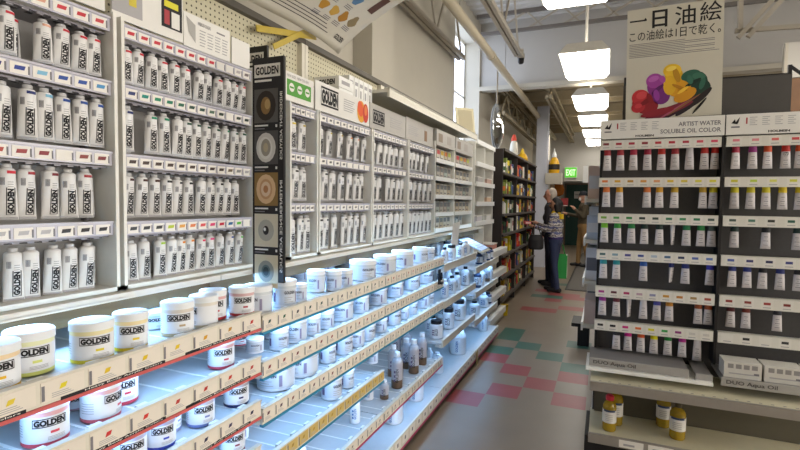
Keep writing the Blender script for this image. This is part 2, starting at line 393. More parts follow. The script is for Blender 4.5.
# ------------------------------------------------------------------ gondola on the left
def light_bar(y0, y1, x, z, power, parent, tilt, col=(.29, .57, 1.0)):
    MB().box(x-.012, x+.012, y0+.03, y1-.03, z+.002, z+(.0045 if z > 1.1 else .016), W_plain).build('lamp_bar', parent)
    l = bpy.data.lights.new('shelf_lamp', 'AREA'); l.shape = 'RECTANGLE'; l.size = .03; l.size_y = (y1-y0)-.08; l.energy = power; l.color = col
    o = bpy.data.objects.new('shelf_lamp', l); COL.objects.link(o); o.parent = parent
    o.location = (x, (y0+y1)/2, z); o.rotation_euler = (0, math.radians(tilt), 0)
XB = -1.55; XF = -1.03
def price_shelf(unit, y0, y1, zb, line, tagcols, ntag, tagmat=TAGC, stripmat=W_cream, xf=XF, dividers=True, nm='shelf', titled=False):
    s = MB().box(XB+.02, xf-.012, y0+.004, y1-.004, zb+.018, zb+.033, SHELFG).box(xf-.03, xf-.012, y0+.004, y1-.004, zb-.004, zb+.02, W_shelf).build(nm, unit)
    m = MB().box(xf-.011, xf, y0+.004, y1-.004, zb, zb+.052, stripmat).box(xf-.014, xf+.004, y0+.004, y1-.004, zb+.05, zb+.055, stripmat)
    m.build('price_channel', s)
    if line: MB().box(xf-.012, xf+.003, y0+.004, y1-.004, zb-.009, zb-.001, line).build('colour_line', s)
    if titled:
        n = 3
        for k in range(n):
            ya = y0+.06+k*(y1-y0)/n; w = .2
            tm = MB().box(xf-.003, xf+.0018, ya-.05, ya+w+.01, zb-.001, zb+.0065, INK)
            tm.text('Heavy Body Acrylic Colors', w, .005, lambda u, v: (xf+.0021, ya+u, zb+.0003+v), TAGW, .01)
            tm.build('strip_title', s)
    w = (y1-y0)/ntag
    for k in range(ntag):
        if not tagcols: break
        c = tagcols[k % len(tagcols)]
        yc = y0+(k+.5)*w
        mb = MB().box(xf, xf+.0015, yc-w*.46, yc+w*.44, zb+.006, zb+.047, tagmat)
        mb.box(xf+.0015, xf+.002, yc-w*.45, yc-w*.39, zb+.009, zb+.04, INKG)
        if c:
            mb.add([(xf+.0022, yc-w*.02+dy, zb+.03+dz) for dy, dz in ((-.008, -.006), (.005, -.004), (.009, .006), (-.004, .005))], [(0, 1, 2, 3)], c)
        for q in range(3): mb.box(xf+.0015, xf+.0019, yc-w*.25, yc+w*.2-.005*q, zb+.011+q*.004, zb+.0125+q*.004, INKL)
        mb.build('price_tag', s)
    if dividers:
        n = max(3, int(ntag*.8))
        for k in range(n):
            yc = y0+(k+.5)*(y1-y0)/n
            MB().box(XB+.03, xf-.036, yc-.004, yc+.004, zb+.0331, zb+.0345, W_plain).box(xf-.036, xf-.024, yc-.015, yc+.015, zb+.0331, zb+.05, W_plain).build('divider_rail', s)
    return s
def C_(h): return M('col_'+h, h, .5, noise=.03)
def unit(y0, y1, lab, top=2.29, peg=True):
    t = thing('shelf_unit', lab, 'shelf unit', (0, 0, 0), None, 'bays of the long white gondola')
    MB().box(XB-.02, XB, y0+.002, y1-.002, .05, 1.2, W_shelf).build('back_panel', t)
    MB().box(XB-.02, XB, y0+.002, y1-.002, 1.2, top, PEG if peg else W_cream).build('pegboard', t)
    for yy in (y0+.016, y1-.016): MB().box(XB, XB+.03, yy-.014, yy+.014, .05, top, W_cream).build('upright', t)
    MB().box(XB-.02, XB+.03, y0+.002, y1-.002, top, top+.03, M('rail_dark', '57524a', .5)).build('top_rail', t)
    MB().box(XB, -1.2, y0+.002, y1-.002, 1.1795, 1.181, W_cream).box(-1.215, -1.2, y0+.002, y1-.002, 1.174, 1.192, W_cream).build('upper_deck', t)
    MB().box(-1.265, -1.253, y0+.002, y1-.002, 1.12, 1.179, BROWNV).build('light_valance', t)
    dk = MB().box(XB, XF+.01, y0+.002, y1-.002, .1, .125, SHELFG).box(XF-.0, XF+.012, y0+.002, y1-.002, .055, .135, W_cream).build('base_deck', t)
    MB().box(XF+.0122, XF+.0135, y0+.002, y1-.002, .045, .06, PINKL).build('colour_line', dk)
    n = 9; w = (y1-y0)/n
    for k in range(n):
        yc = y0+(k+.5)*w
        MB().box(XF+.012, XF+.0135, yc-w*.4, yc+w*.4, .075, .125, TAGW).box(XF+.0135, XF+.014, yc-w*.1, yc+w*.05, .09, .11, INKG).build('price_tag', dk)
    MB().box(XF-.06, XF-.03, y0+.002, y1-.002, 0.001, .1, BLACKM).build('kick_plate', t)
    return t
B = [.31, 1.29, 2.27, 3.27, 4.21, 5.2]
y6, y5 = 'd8b916', 'd9a91b'
U0 = unit(B[0], B[1], 'white shelf bay with red edge lines, nearest the camera, coloured jars')
U1 = unit(B[1], B[2], 'white shelf bay with blue edge lines, white jars and yellow-tagged shelf')
U2 = unit(B[2], B[3], 'white shelf bay with clear brown-filled bottles low down')
U3 = unit(B[3], B[4], 'white shelf bay of black-capped bottles past the jar bays')
U4 = unit(B[4], B[5], 'farthest white shelf bay at the end, with dark blue bottles', peg=False)
tc = lambda *h: [C_(x) if x else None for x in h]
price_shelf(U0, B[0], B[1], 1.03, REDL, tc('d9b41c', 'd9b41c', 'ddc63a', 'd8c81f', 'd9b91c', 'd8b916', 'd8b916', 'd09c2a', 'b98a3a', 'c0392b'), 10, titled=True)
price_shelf(U0, B[0], B[1], .883, REDL, tc('c8372f', 'c8372f', 'c8372f', 'cc3b38', 'c33', 'c8372f', 'b63a33', 'b5342d', 'c33b33', 'b03a33') if False else tc('c8372f', 'c8372f', 'c8372f', 'cc3b38', 'c73333', 'c8372f', 'b63a33', 'b5342d', 'c33b33', 'b03a33'), 10, titled=True)
price_shelf(U0, B[0], B[1], .735, REDL, tc('2e2a55', '2e2a55', '34305c', '3a3358', '2b2b4a', '34305c', '44405f', '2b2b4a', '3a3358', '2b2b4a'), 10, titled=True)
price_shelf(U0, B[0], B[1], .585, REDL, tc('2c5b40', '2c5b40', '1d3f35'), 10)
dk = tc('2d4a44', '2d5a44', '3d3a44', '2f4f46')
price_shelf(U1, B[1], B[2], 1.012, BLUEL, dk, 12); price_shelf(U2, B[2], B[3], 1.012, BLUEL, tc('a0443a', 'a0443a', '8b4a3a', '77574a'), 14)
price_shelf(U1, B[1], B[2], .857, BLUEL, tc('7a2f38', '8a2f3a', '6d3338', '5d3a38'), 12); price_shelf(U2, B[2], B[3], .857, BLUEL, tc('5d4038', '7a4a38', '4d3a38'), 14)
price_shelf(U1, B[1], B[2], .70, BLUEL, tc('6b4a52', '5a4450', '7a4a4c', '3f4a6b'), 14); price_shelf(U2, B[2], B[3], .70, BLUEL, tc('3a4460', '5a5048', '7a6a4a'), 14)
price_shelf(U1, B[1], B[2], .524, BLUEL, tc('a8862f', 'b18c2e', '9c7d33'), 14, M('tag_ochre', 'c9b06a', .6))
price_shelf(U1, B[1], B[2], .30, PINKL, tc('6f6a5c', '6f6a5c'), 10, TAGC); price_shelf(U2, B[2], B[3], .30, PINKL, tc('6f6a5c', '7a4a5c'), 10, TAGC)
for z in (.955, .69, .415): price_shelf(U3, B[3], B[4], z, None, None, 9, dividers=False)
for z in (.82, .60, .345): price_shelf(U4, B[4], B[5], z, None, None, 9, dividers=False)
PW = dict(top=5.2, mid=3.2)
for U, y0, y1, zs in ((U0, B[0], B[1], (1.174, 1.018, .871, .723)), (U1, B[1], B[2], (1.174, 1.0, .845, .688, .512, .29)), (U2, B[2], B[3], (1.174, 1.0, .845, .688, .29)), (U3, B[3], B[4], (1.174, .943, .678, .403)), (U4, B[4], B[5], (1.174, .81, .59, .335))):
    for i, z in enumerate(zs):
        light_bar(y0, y1, -1.229 if i == 0 else XF-.055, z, 6.0 if i == 0 else 1.9, U, -50 if i == 0 else 22)
# canopy shelf on brackets above the racks
t = thing('canopy_shelf', 'long cream canopy shelf jutting from the gondola top over the racks', 'canopy shelf', (0, 0, 0))
cy0, cy1 = 2.78, 5.03
XC = -1.515
MB().add([(XC, cy0, 2.125), (-1.26, cy0, 2.125), (-1.26, cy1, 2.125), (XC, cy1, 2.125), (XC, cy0, 2.145), (-1.26, cy0, 2.145), (-1.26, cy1, 2.145), (XC, cy1, 2.145)],
         [(3, 2, 1, 0), (0, 1, 5, 4), (1, 2, 6, 5), (2, 3, 7, 6), (3, 0, 4, 7), (4, 5, 6, 7)], W_cream).build('board', t)
MB().box(-1.26, -1.245, cy0, cy1, 2.095, 2.15, W_cream).box(-1.285, -1.245, cy0, cy1, 2.145, 2.153, W_cream).build('front_lip', t)
for yy in (cy0+.01, 3.9, cy1-.03):
    MB().add([(XC, yy, 1.98), (XC, yy, 2.124), (-1.46, yy, 2.124), (-1.46, yy, 2.05), (XC, yy+.012, 1.98), (XC, yy+.012, 2.124), (-1.46, yy+.012, 2.124), (-1.46, yy+.012, 2.05)],
             [(0, 1, 2, 3), (7, 6, 5, 4), (0, 3, 7, 4), (1, 5, 6, 2), (2, 6, 7, 3), (0, 4, 5, 1)], W_cream).build('bracket', t)
# ------------------------------------------------------------------ white tubes
CACHE = {}
def logo(m, w, h, fn, eps_fn=None):
    m.text('GOLDEN', w*.92, h*.74, lambda u, v: fn(w*.04+u, h*.13+v), INK, .065)
    for a, b, c, d in ((0, w, 0, h*.1), (0, w, h*.9, h), (0, w*.018, 0, h), (w*.982, w, 0, h)):
        n = max(1, int((b-a)/w*8))
        for k in range(n):
            u0 = a+(b-a)*k/n; u1 = a+(b-a)*(k+1)/n
            m.quad([fn(u0, c), fn(u1, c), fn(u1, d), fn(u0, d)], INK)
def tube_geo(L, wt, wb, squash=1.0):
    secs = [(0, wb/2, .0014), (.05, wb/2*.99, .002), (.055, wb/2*.98, .0035), (.25, wb/2*.93, wt*.24), (.5, (wb+wt)/4*1.0, wt*.36), (.8, wt/2, wt*.46), (.94, wt/2, wt/2)]
    secs = [(t*L, hw, hd*squash if t > .06 else hd) for t, hw, hd in secs]
    def sec(z):
        for (z0, a0, b0), (z1, a1, b1) in zip(secs, secs[1:]):
            if z <= z1:
                k = (z-z0)/(z1-z0); return a0+(a1-a0)*k, b0+(b1-b0)*k
        return secs[-1][1:]
    def front(y, z, e=.0008):
        a, b = sec(z); q = max(0, 1-(y/a)**2); return (b*math.sqrt(q)+e, y, z)
    return secs, sec, front
def white_tube(L, wt, wb, band, detail=True, squash=1.0):
    k = ('wt', L, wt, wb, band, detail, squash)
    if k in CACHE: return CACHE[k]
    secs, sec, front = tube_geo(L, wt, wb, squash)
    m = MB(); n = 16; vs = []
    for z, a, b in secs: vs += [(b*math.cos(2*PI*i/n), a*math.sin(2*PI*i/n), z) for i in range(n)]
    for z, s_ in ((.97*L, .8), (.985*L, .45)): vs += [(secs[-1][2]*s_*math.cos(2*PI*i/n), secs[-1][1]*s_*math.sin(2*PI*i/n), z) for i in range(n)]
    ns = len(secs)+2
    m.add(vs, [(r*n+i, r*n+(i+1) % n, (r+1)*n+(i+1) % n, (r+1)*n+i) for r in range(ns-1) for i in range(n)]+[tuple(range(n))[::-1], tuple((ns-1)*n+i for i in range(n))], TUBEW, True)
    # printed marks: logo running up the tube, bar code, small print, crimp line
    lw, lh = L*.52, wt*.50
    logo(m, lw, lh, lambda u, v: front(wt*.40-v, L*.09+u))
    for q in range(6): m.quad([front(-wb*.46+wb*.92*q/6, L*.003, .0006), front(-wb*.46+wb*.92*(q+1)/6, L*.003, .0006), front(-wb*.46+wb*.92*(q+1)/6, L*.05, .0006), front(-wb*.46+wb*.92*q/6, L*.05, .0006)], CRIMP)
    if detail:
        for q in range(4): m.quad([front(-wt*.36+d, L*z) for d, z in ((0, .66), (.0012, .66), (.0012, .8), (0, .8))] if False else [front(-wt*.38+q*.0022, L*.66), front(-wt*.38+q*.0022+.0013, L*.66), front(-wt*.38+q*.0022+.0013, L*.8), front(-wt*.38+q*.0022, L*.8)], INKG)
        for q in range(3): m.quad([front(-wt*.02, L*(.62+q*.045)), front(wt*.3, L*(.62+q*.045)), front(wt*.3, L*(.635+q*.045)), front(-wt*.02, L*(.635+q*.045))], INKL)
    body = m.mesh('body')
    cap = MB().lathe([(wt*.30, .985*L), (wt*.30, 1.05*L), (wt*.27, 1.06*L)], TUBEG, 12).mesh('cap')
    bm_ = None
    if band:
        b = MB(); c = C_(band)
        ya = [-wt*.05+(wt*.5)*i/4 for i in range(5)]
        for y0, y1 in zip(ya, ya[1:]): b.quad([front(y0, L*.875, .0012), front(y1, L*.875, .0012), front(y1, L*.93, .0012), front(y0, L*.93, .0012)], c)
        bm_ = b.mesh('colour_band')
    CACHE[k] = (body, cap, bm_); return CACHE[k]
BN = {'c8283a': 'red', 'e0a88a': 'peach', '22306e': 'dark blue', '7fb9d6': 'pale blue', '2a4f9e': 'blue', 'a03038': 'dark red', '7a2630': 'maroon', '4a2a26': 'dark brown', '1d6a5e': 'teal', '1f8a63': 'green', '1c4a38': 'dark green', '3a302c': 'black-brown',
      '9cc23a': 'lime', 'e0862e': 'orange', 'd9344e': 'bright red', 'e04a86': 'pink', '55b83a': 'bright green', 'd8c23a': 'yellow', 'b7a23a': 'ochre', '2c2a2c': 'black', '8c8a8a': 'grey', None: 'no'}
def place_tube(x, y, z, yaw, roll, L, wt, wb, band, lab, grp, detail=True, squash=1.0):
    body, cap, bm_ = white_tube(L, wt, wb, band, detail, squash)
    t = thing('paint_tube', lab, 'paint tube', (x, y, z), (roll, 0, yaw), grp)
    put('body', body, t); put('cap', cap, t)
    if bm_: put('colour_band', bm_, t)
def rack(y0, y1, zs, zbase, ztop, lab, swatches, header=None, side=True, xb=-1.43, xf=-1.295):
    t = thing('tube_rack', lab, 'tube rack', (0, 0, 0), None, 'white tube display racks')
    MB().box(xb, xb+.012, y0+.003, y1-.003, zbase, ztop, M('rack_back', 'a9a6a2', .5)).build('back_panel', t)
    for yy in (y0+.008, y1-.008): MB().box(xb, xf+.012, yy-.005, yy+.005, zbase, ztop, W_shelf).build('side_panel', t)
    MB().box(xb, xf+.012, y0+.003, y1-.003, zbase, zbase+.012, W_shelf).build('base_board', t)
    z = zbase+.03
    while z < zs[0]-.03: MB().box(xb+.013, xf-.098, y1-.024, y1-.0135, z, z+.014, GREYP).build('comb_tooth', t); z += .034
    for r, z in enumerate(zs):
        s = MB().box(xf-.004, xf, y0+.014, y1-.014, z-.036, z, CLEARP).box(xf-.012, xf+.004, y0+.014, y1-.014, z-.002, z+.004, CLEARP).build('label_strip', t)
        sw = swatches[r % len(swatches)]; n = len(sw); w = (y1-y0-.04)/n
        for k, c in enumerate(sw):
            yc = y0+.02+(k+.5)*w; g = MB()
            g.box(xf, xf+.0015, yc-w*.42, yc+w*.42, z-.032, z-.005, TAGW).box(xf+.0015, xf+.002, yc+w*.36, yc+w*.44, z-.03, z-.01, INKG)
            if c:
                a = min(.013, w*.28)
                g.add([(xf+.0021, yc+dy*a, z-.017+dz) for dy, dz in ((-1, -.006), (.75, -.005), (1, .005), (-.8, .004))], [(0, 1, 2, 3)], C_(c))
            g.build('price_tag', s)
        h = MB().box(xb+.013, xf-.02, y0+.014, y1-.014, z-.042, z-.0375, GREYP)
        k = 0; yy = y0+.03
        while yy < y1-.04:
            h.box(xf-.045, xf-.022, yy, yy+.016, z-.046, z-.037, GREYP); h.box(xf-.045, xf-.03, yy+.017, yy+.031, z-.046, z-.038, DARKP); yy += .034
        h.build('hook_row', t)
    return t
SWR = ['c8707a', 'd9a08a', 'c8333f', 'c03a40', 'c8444a', 'c05a50']
def swl(*a): return list(a)
r0 = rack(.385, .982, [1.952, 1.774, 1.577, 1.380], 1.183, 1.97, 'leftmost white tube rack, cut by the left edge of the photo',
     [swl('c8707a', 'c8707a', 'c8707a', 'c8707a', 'c8707a', 'c8707a', 'd9b0a0', 'd9a08a', 'c8333f', 'c8333f', 'c8444a'), swl('2e2a6e', '2e2a6e', '2e2a6e', '2e2a6e', '2e2a6e', '2e2a6e', '2c3f8e', '7fb9d6', '2c4f9e', '2c4f9e', '4a8fc0'), swl('b0443a', 'b0443a', 'b0443a', 'b0443a', 'b0443a', 'b0443a', '9a3a3a', '8a3338', None, '8a4038', '7a2e33'), swl('b5b2b2', 'b5b2b2', 'b5b2b2', 'b5b2b2', 'b5b2b2', 'b5b2b2', 'b5b2b2', 'b5b2b2', '2c2a2c', '2c2a2c', '2c2a2c')])
r1 = rack(.99, 1.575, [1.948, 1.775, 1.575, 1.377], 1.183, 1.965, 'second white tube rack, just left of the black sample sign',
     [swl(*['c8333f']*8, 'e8e6e2', 'e8e6e2', 'b8b0b0', '7a7070'), swl('2e3a6e', '1f8a7a', '1f8a63', '1f7a5a', '2c6a50', '2a4a40', '2a4a40', '55705a', '2c3a30', None, '2c3a30', '2c3a30'), swl(*['4a3a34']*9, '6a5a44', '8a8a8a', 'a9a9a9'),
      swl('3a3a3a', '3a3a3a', '3a3a3a', 'b5c23a', 'e0a24e', 'e0824e', 'e05a5e', 'e04a76', 'c8283a', '2a5f8e', '55b83a', None)])
rk = [(1.80, 2.035), (2.04, 2.632), (2.636, 3.21), (3.214, 3.80)]
rlab = ['narrow white tube rack just right of the black sample sign', 'white tube rack under the mango picture header', 'white tube rack under the grey logo header, left of centre', 'white tube rack with fine tubes, next to the packet shelves']
for k, (a, b) in enumerate(rk):
    n = 5 if k == 0 else 8
    rack(a, b, [1.872, 1.662, 1.432], 1.185, 1.885, rlab[k], [['6a6868' if q < n-2 else 'b5b2b2' for q in range(n)], ['5a5858' if q < n*.5 else None for q in range(n)], ['77706c']*n])
R0 = dict(
 a=[(6, 'c8283a'), (22, 'c8283a'), (43, 'e0a88a'), (61, 'c8283a'), (79, 'c8283a'), (93, 'c8283a')],
 b=[(2, None), (14, None), (27, '22306e'), (45, '7fb9d6'), (63, '2a4f9e'), (80, '2a4f9e'), (100, '2a4f9e')],
 c=[(7, 'c8283a'), (26, 'a03038'), (36, None), (50, '7a2630'), (69, None), (84, 'a03038'), (101, '4a2a26')],
 d=[(13, None), (30, None), (52, None), (69, None), (86, None), (103, None)])
R1 = dict(
 a=[(125, 'c8283a'), (137, 'c8283a'), (151, None), (162, 'c8283a'), (174, 'c8283a'), (185, 'c8283a'), (191, 'c8283a'), (198, None), (206, None), (217, 'c8283a'), (226, None), (233, 'a03038'), (243, 'c8283a')],
 b=[(126, '22306e'), (134, '1d6a5e'), (151, '1f8a63'), (164, '1f8a63'), (177, None), (186, '1c4a38'), (196, '1c4a38'), (206, '1c4a38'), (215, '1c4a38'), (224, '1f8a63'), (234, '1c4a38'), (243, '1c4a38')],
 c=[(127, '4a2a26'), (141, '4a2a26'), (154, '4a2a26'), (166, '2c2a2c'), (177, '2c2a2c'), (188, '2c2a2c'), (200, None), (210, '2c2a2c'), (218, '2c2a2c'), (226, None), (234, None)],
 d=[(131, None), (144, None), (160, '9cc23a'), (171, None), (180, 'e0862e'), (189, 'e0862e'), (200, 'd9344e'), (209, 'e04a86'), (219, None), (229, '2a4f9e'), (238, '55b83a'), (246, None)])
ROWN = ['top', 'second', 'third', 'bottom']
XT = -1.322
def fill(rows, zs, zb, L, wt, wb, where, xt=XT, detail=True, jitter=1.0, ylim=None, squash=1.0):
    zb_ = zs[1:]+[zb]
    for r, key in enumerate(rows):
        last = -9; nb = {}
        for i, (px, band) in enumerate(rows[key]):
            y = Yx(px, xt, 60+70*r)
            if ylim: y = min(max(y, ylim[0]+.036), ylim[1]-.044)
            x = xt
            if y-last < wb*.86: x = xt-.045
            else: last = y
            if x < xt and len(rows[key]) > i+1 and band is None: pass
            bn = BN[band]
            lab = 'white tube, %s band, %s from left, %s row, %s' % (bn, ordn(i), ROWN[r] if len(rows) == 4 else ['top', 'middle', 'bottom'][r], where) if band else 'plain white tube, %s from left, %s row, %s' % (ordn(i), ROWN[r] if len(rows) == 4 else ['top', 'middle', 'bottom'][r], where)
            place_tube(x, y, zb_[r]+.0145, random.uniform(-.5, -.05)*jitter, random.uniform(-.02, .02)*jitter, ((.104, .126, .126, .122)[r] if len(rows) == 4 else (.134, .152, .168)[r])-random.choice((0, 0, .003)), wt, wb, band, lab, 'white acrylic tubes on the racks', detail, squash)
fill(R0, [1.952, 1.774, 1.577, 1.380], 1.182, .121, .037, .044, 'leftmost rack', ylim=(.385, .985))
fill(R1, [1.948, 1.775, 1.575, 1.377], 1.182, .121, .036, .043, 'second rack', ylim=(.99, 1.578))
RR = [
 (dict(a=[(292, 'd8c23a'), (302, 'b7a23a')], b=[(294, '2c2a2c'), (302, '8c8a8a')], c=[(291, None), (300, '2c2a2c'), (306, '8c8a8a')]), 'rack right of black sign'),
 (dict(a=[(320, None), (329, 'd8c23a'), (340, 'b7a23a'), (350, 'e0862e'), (357, 'e0862e'), (364, None)], b=[(324, '2c2a2c'), (332, None), (341, '2c2a2c'), (349, None), (356, '2c2a2c'), (361, None), (366, None)], c=[(319, '2c2a2c'), (325, '2c2a2c'), (334, None), (344, '2c2a2c'), (350, '2c2a2c'), (356, '2c2a2c'), (364, None)]), 'rack under mango header'),
 (dict(a=[(373, None), (380, None), (386, None), (391, '8c8a8a'), (396, None), (402, None)], b=[(374, '2c2a2c'), (379, None), (388, None), (393, '2c2a2c'), (398, None), (403, None)], c=[(374, '2c2a2c'), (379, None), (385, '2c2a2c'), (390, None), (396, None), (403, '8c8a8a')]), 'rack under grey logo header'),
 (dict(a=[(410, None), (414, None), (418, None), (423, '8c8a8a'), (428, None)], b=[(410, None), (415, '2c2a2c'), (420, None), (425, None), (430, None)], c=[(409, None), (413, '2c2a2c'), (417, '2c2a2c'), (421, None), (425, None), (430, None)]), 'rack beside packet shelves')]
for k, (rows, wh) in enumerate(RR):
    fill(rows, [1.872, 1.662, 1.432], 1.185, .155, (.044, .046, .050, .050)[k], (.050, .052, .056, .056)[k], wh, ylim=rk[k], detail=k < 2, squash=.6)
# ------------------------------------------------------------------ headers above racks
def header(y0, y1, z0, z1, lab, x=-1.31, mat=SIGNW, name='header_sign'):
    t = thing(name, lab, 'sign', (x, y0, z0), None, None)
    MB().box(-.006, 0, 0, y1-y0, 0, z1-z0, mat).build('board', t)
    return t, y1-y0, z1-z0
def fx(u0, v0): return lambda u, v: (.0012, u0+u, v0+v)
def lines(m, y0, y1, z0, z1, n, mat=INKL, th=.3):
    for k in range(n):
        z = z1-(k+.5)*(z1-z0)/n; h = (z1-z0)/n*th
        m.box(0, .001, y0, y1-(k % 3)*.1*(y1-y0), z-h/2, z+h/2, mat)
t, w, h = header(.40, .965, 1.972, 2.15, 'white header card with faint columns of print above the leftmost rack')
m = MB()
for c in range(4): lines(m, .05+c*.12, .14+c*.12, .02, .14, 8)
m.build('print', t)
t, w, h = header(.985, 1.24, 1.967, 2.13, 'white header sign with yellow and black block above the second rack')
m = MB(); lines(m, .01, .2, .10, .15, 3, INKG)
m.box(0, .001, .0, .1, .02, .09, INKL); m.box(0, .0012, .055, .08, .05, .075, C_('c9b83a')); m.box(0, .0012, .17, .25, .03, .14, INK); m.box(0, .0016, .18, .235, .095, .115, C_('d8d02e')); m.box(0, .0016, .18, .2, .04, .085, C_('a8383f')); m.box(0, .0016, .208, .24, .035, .085, SIGNW)
m.build('print', t)
t, w, h = header(1.243, 1.46, 1.962, 2.075, 'white chart sign with fine table columns, left of the black sample sign')
m = MB(); m.add([(.0012, .01, .1), (.0012, .05, .08), (.0012, .05, .02), (.0012, .02, .05)], [(0, 1, 2, 3)], C_('a9a7a2'))
for c in range(4): lines(m, .07+c*.036, .097+c*.036, .015, .075, 6)
m.text('AIRBRUSH COLORS', .06, .012, fx(.06, .085), INKG, .01); m.box(0, .001, .15, .19, .085, .09, INKG)
m.build('print', t)
t, w, h = header(1.47, 1.57, 1.962, 2.06, 'blank white card at the right end of the second rack header', name='blank_card')
t, w, h = header(1.805, 2.03, 1.892, 2.02, 'white header sign with a green panel right of the black sign')
m = MB(); m.box(0, .001, .01, .2, .025, .095, C_('4f9a35'))
for q in range(3): m.lathe([(.0005, 0), (.02, .0)], SIGNW, 12) if False else m.add([(.0016, .045+q*.062+.02*math.cos(a*PI/6), .062+.02*math.sin(a*PI/6)) for a in range(12)], [tuple(range(12))], SIGNW)
m.box(0, .0018, .03, .06, .058, .066, C_('4f9a35')); m.box(0, .0018, .092, .122, .058, .066, C_('4f9a35')); m.box(0, .0018, .154, .184, .058, .066, C_('4f9a35'))
m.text('NEW SIZE!  NEW COLORS', .17, .012, fx(.01, .105), INKG)
m.build('print', t)
t, w, h = header(2.045, 2.63, 1.892, 2.035, 'white brand header sign with orange and red fruit at its right end')
m = MB(); logo(m, .17, .095, lambda u, v: (.0012, .05+u, .03+v)); lines(m, .28, .4, .04, .11, 6)
def blob(m, yc, zc, ry, rz, mat, x=.0014, rot=0, n=16):
    m.add([(x, yc+ry*math.cos(a)*math.cos(rot)-rz*math.sin(a)*math.sin(rot), zc+ry*math.cos(a)*math.sin(rot)+rz*math.sin(a)*math.cos(rot)) for a in [2*PI*i/n for i in range(n)]], [tuple(range(n))], mat)
blob(m, .48, .07, .05, .062, C_('e0a02a')); blob(m, .47, .085, .035, .045, C_('e05a28'), .0018, .3); blob(m, .535, .07, .036, .055, C_('c83a28'), .0022); blob(m, .535, .085, .018, .03, C_('e07a3a'), .0026)
m.build('print', t)
t, w, h = header(2.64, 3.205, 1.892, 2.04, 'grey-white brand header sign below the canopy shelf start', mat=M('sign_greyish', 'b5b1aa', .5))
m = MB(); logo(m, .17, .085, lambda u, v: (.0012, .04+u, .03+v)); lines(m, .3, .5, .04, .11, 5); m.build('print', t)
t, w, h = header(3.215, 3.8, 1.892, 2.05, 'pale header sign with brown photo below the canopy middle', mat=MATS['sign_greyish'])
m = MB(); lines(m, .05, .25, .04, .11, 5); m.box(0, .001, .38, .44, .03, .11, C_('8a6a4c')); m.build('print', t)
# loose white boxes on top of the racks
for k in range(2):
    t = thing('tube_box', 'white logo box lying flat on the rack, %s one of the pair' % ('lower' if k == 0 else 'upper'), 'box', (-1.488, 2.31, 2.001+k*.061), None, 'white boxes on top of the racks')
    MB().box(0, .155, 0, .155, 0, .059, W_plain).build('carton', t)
    m = MB(); m.text('GOLDEN', .10, .03, lambda u, v: (.03+u, -.0012, .014+v), INK, .045); m.box(.1551, .1558, .03, .12, .02, .04, INKL); m.build('print', t)
for k in range(5):
    t = thing('tube_box', 'white upright box, %s from left in the row of five above the mango header' % ordn(k), 'box', (-1.42, 2.475+k*.06, 2.001), None, 'white boxes on top of the racks')
    MB().box(-.06, .06, 0, .055, 0, .165, W_plain).build('carton', t)
    MB().box(.06, .0608, .01, .046, .12, .14, INKL).box(.06, .0608, .015, .03, .03, .1, INKL).build('print', t)
tbar = MB()
t = thing('rack_top_board', 'white board lying across the rack tops behind the headers', 'board', (0, 0, 0))
MB().box(-1.515, -1.33, 1.8, 3.8, 1.89, 1.905, W_shelf).box(-1.45, -1.33, 1.82, 2.775, 1.905, 2.0, W_shelf).build('board', t)
# ------------------------------------------------------------------ black sample sign
def sample_sign(loc, lab, full=True):
    t = thing('sample_sign', lab, 'sign', loc)
    w = .178; h = .875
    MB().box(-.012, 0, 0, w, 0, h, BLK).build('board', t)
    m = MB()
    m.box(0, .001, .012, w-.02, h-.075, h-.025, SIGNW)
    m.text('GOLDEN', .13, .032, lambda u, v: (.0016, .02+u, h-.066+v), INK, .035)
    m.text('SAMPLES', .12, .012, lambda u, v: (.0016, .015+u, h-.094+v), SIGNW, .01) if False else m.box(0, .001, .014, .11, h-.092, h-.084, SIGNW)
    m.text('INTERFERENCE ACRYLICS', .36, .014, lambda u, v: (.0016, w-.024+.014-v+.004, .04+.36-u if False else .40-u), SIGNW, .02)
    m.text('IRIDESCENT ACRYLICS', .26, .014, lambda u, v: (.0016, w-.006-v, .74-u), SIGNW, .02)
    m.build('lettering', t)
    if full:
        cfg = [('55524e', '2a2018', '8a6a3c', 'dark panel with gold-brown disc'), ('4b4846', 'cfcbc4', '9a9284', 'grey panel with pearl white disc'), ('8a6a38', 'd8b488', 'c08a5c', 'bronze panel with copper swirl disc'), ('cfc6ae', 'a9a496', '1c1a1a', 'cream panel with small black eye disc'), ('cfc4a6', '8a8a80', '1f3034', 'cream panel with dark teal eye disc')]
        for k, (bg, ring, core, lb) in enumerate(cfg):
            zc = h-.185-k*.162; m = MB(); m.box(0, .0012, .012, w-.032, zc-.065, zc+.065, C_(bg))
            yc = (.012+w-.032)/2
            blob(m, yc, zc, .056 if k < 3 else .046, .058 if k < 3 else .043, C_(ring), .0018)
            if k == 2: blob(m, yc, zc, .037, .04, C_('c49468'), .0022); blob(m, yc, zc, .028, .03, C_('dcc0a0'), .0025); blob(m, yc, zc, .014, .015, C_('b47c50'), .0028)
            else: blob(m, yc, zc, .028 if k < 2 else .017, .034 if k < 2 else .018, C_(core), .0024)
            if k == 0: blob(m, yc+.01, zc+.005, .016, .02, C_('b89860'), .0028)
            if k == 1: blob(m, yc-.003, zc-.002, .04, .044, C_('dedbd4'), .0021, .2); blob(m, yc, zc, .014, .018, C_('b8a888'), .0028)
            if k == 3: blob(m, yc-.006, zc+.004, .007, .007, SIGNW, .0028)
            if k == 4: blob(m, yc, zc, .026, .026, C_('55645f'), .0022)
            o = m.build('sample_panel', t); o['label'] = lb
            m2 = MB().box(0, .0012, .014, .09, zc-.079, zc-.073, SIGNW).box(0, .0012, .014, .07, zc-.09, zc-.086, INKG); m2.box(0, .0014, w-.045, w-.036, zc-.084, zc-.074, SIGNW); m2.build('caption', t)
    return t
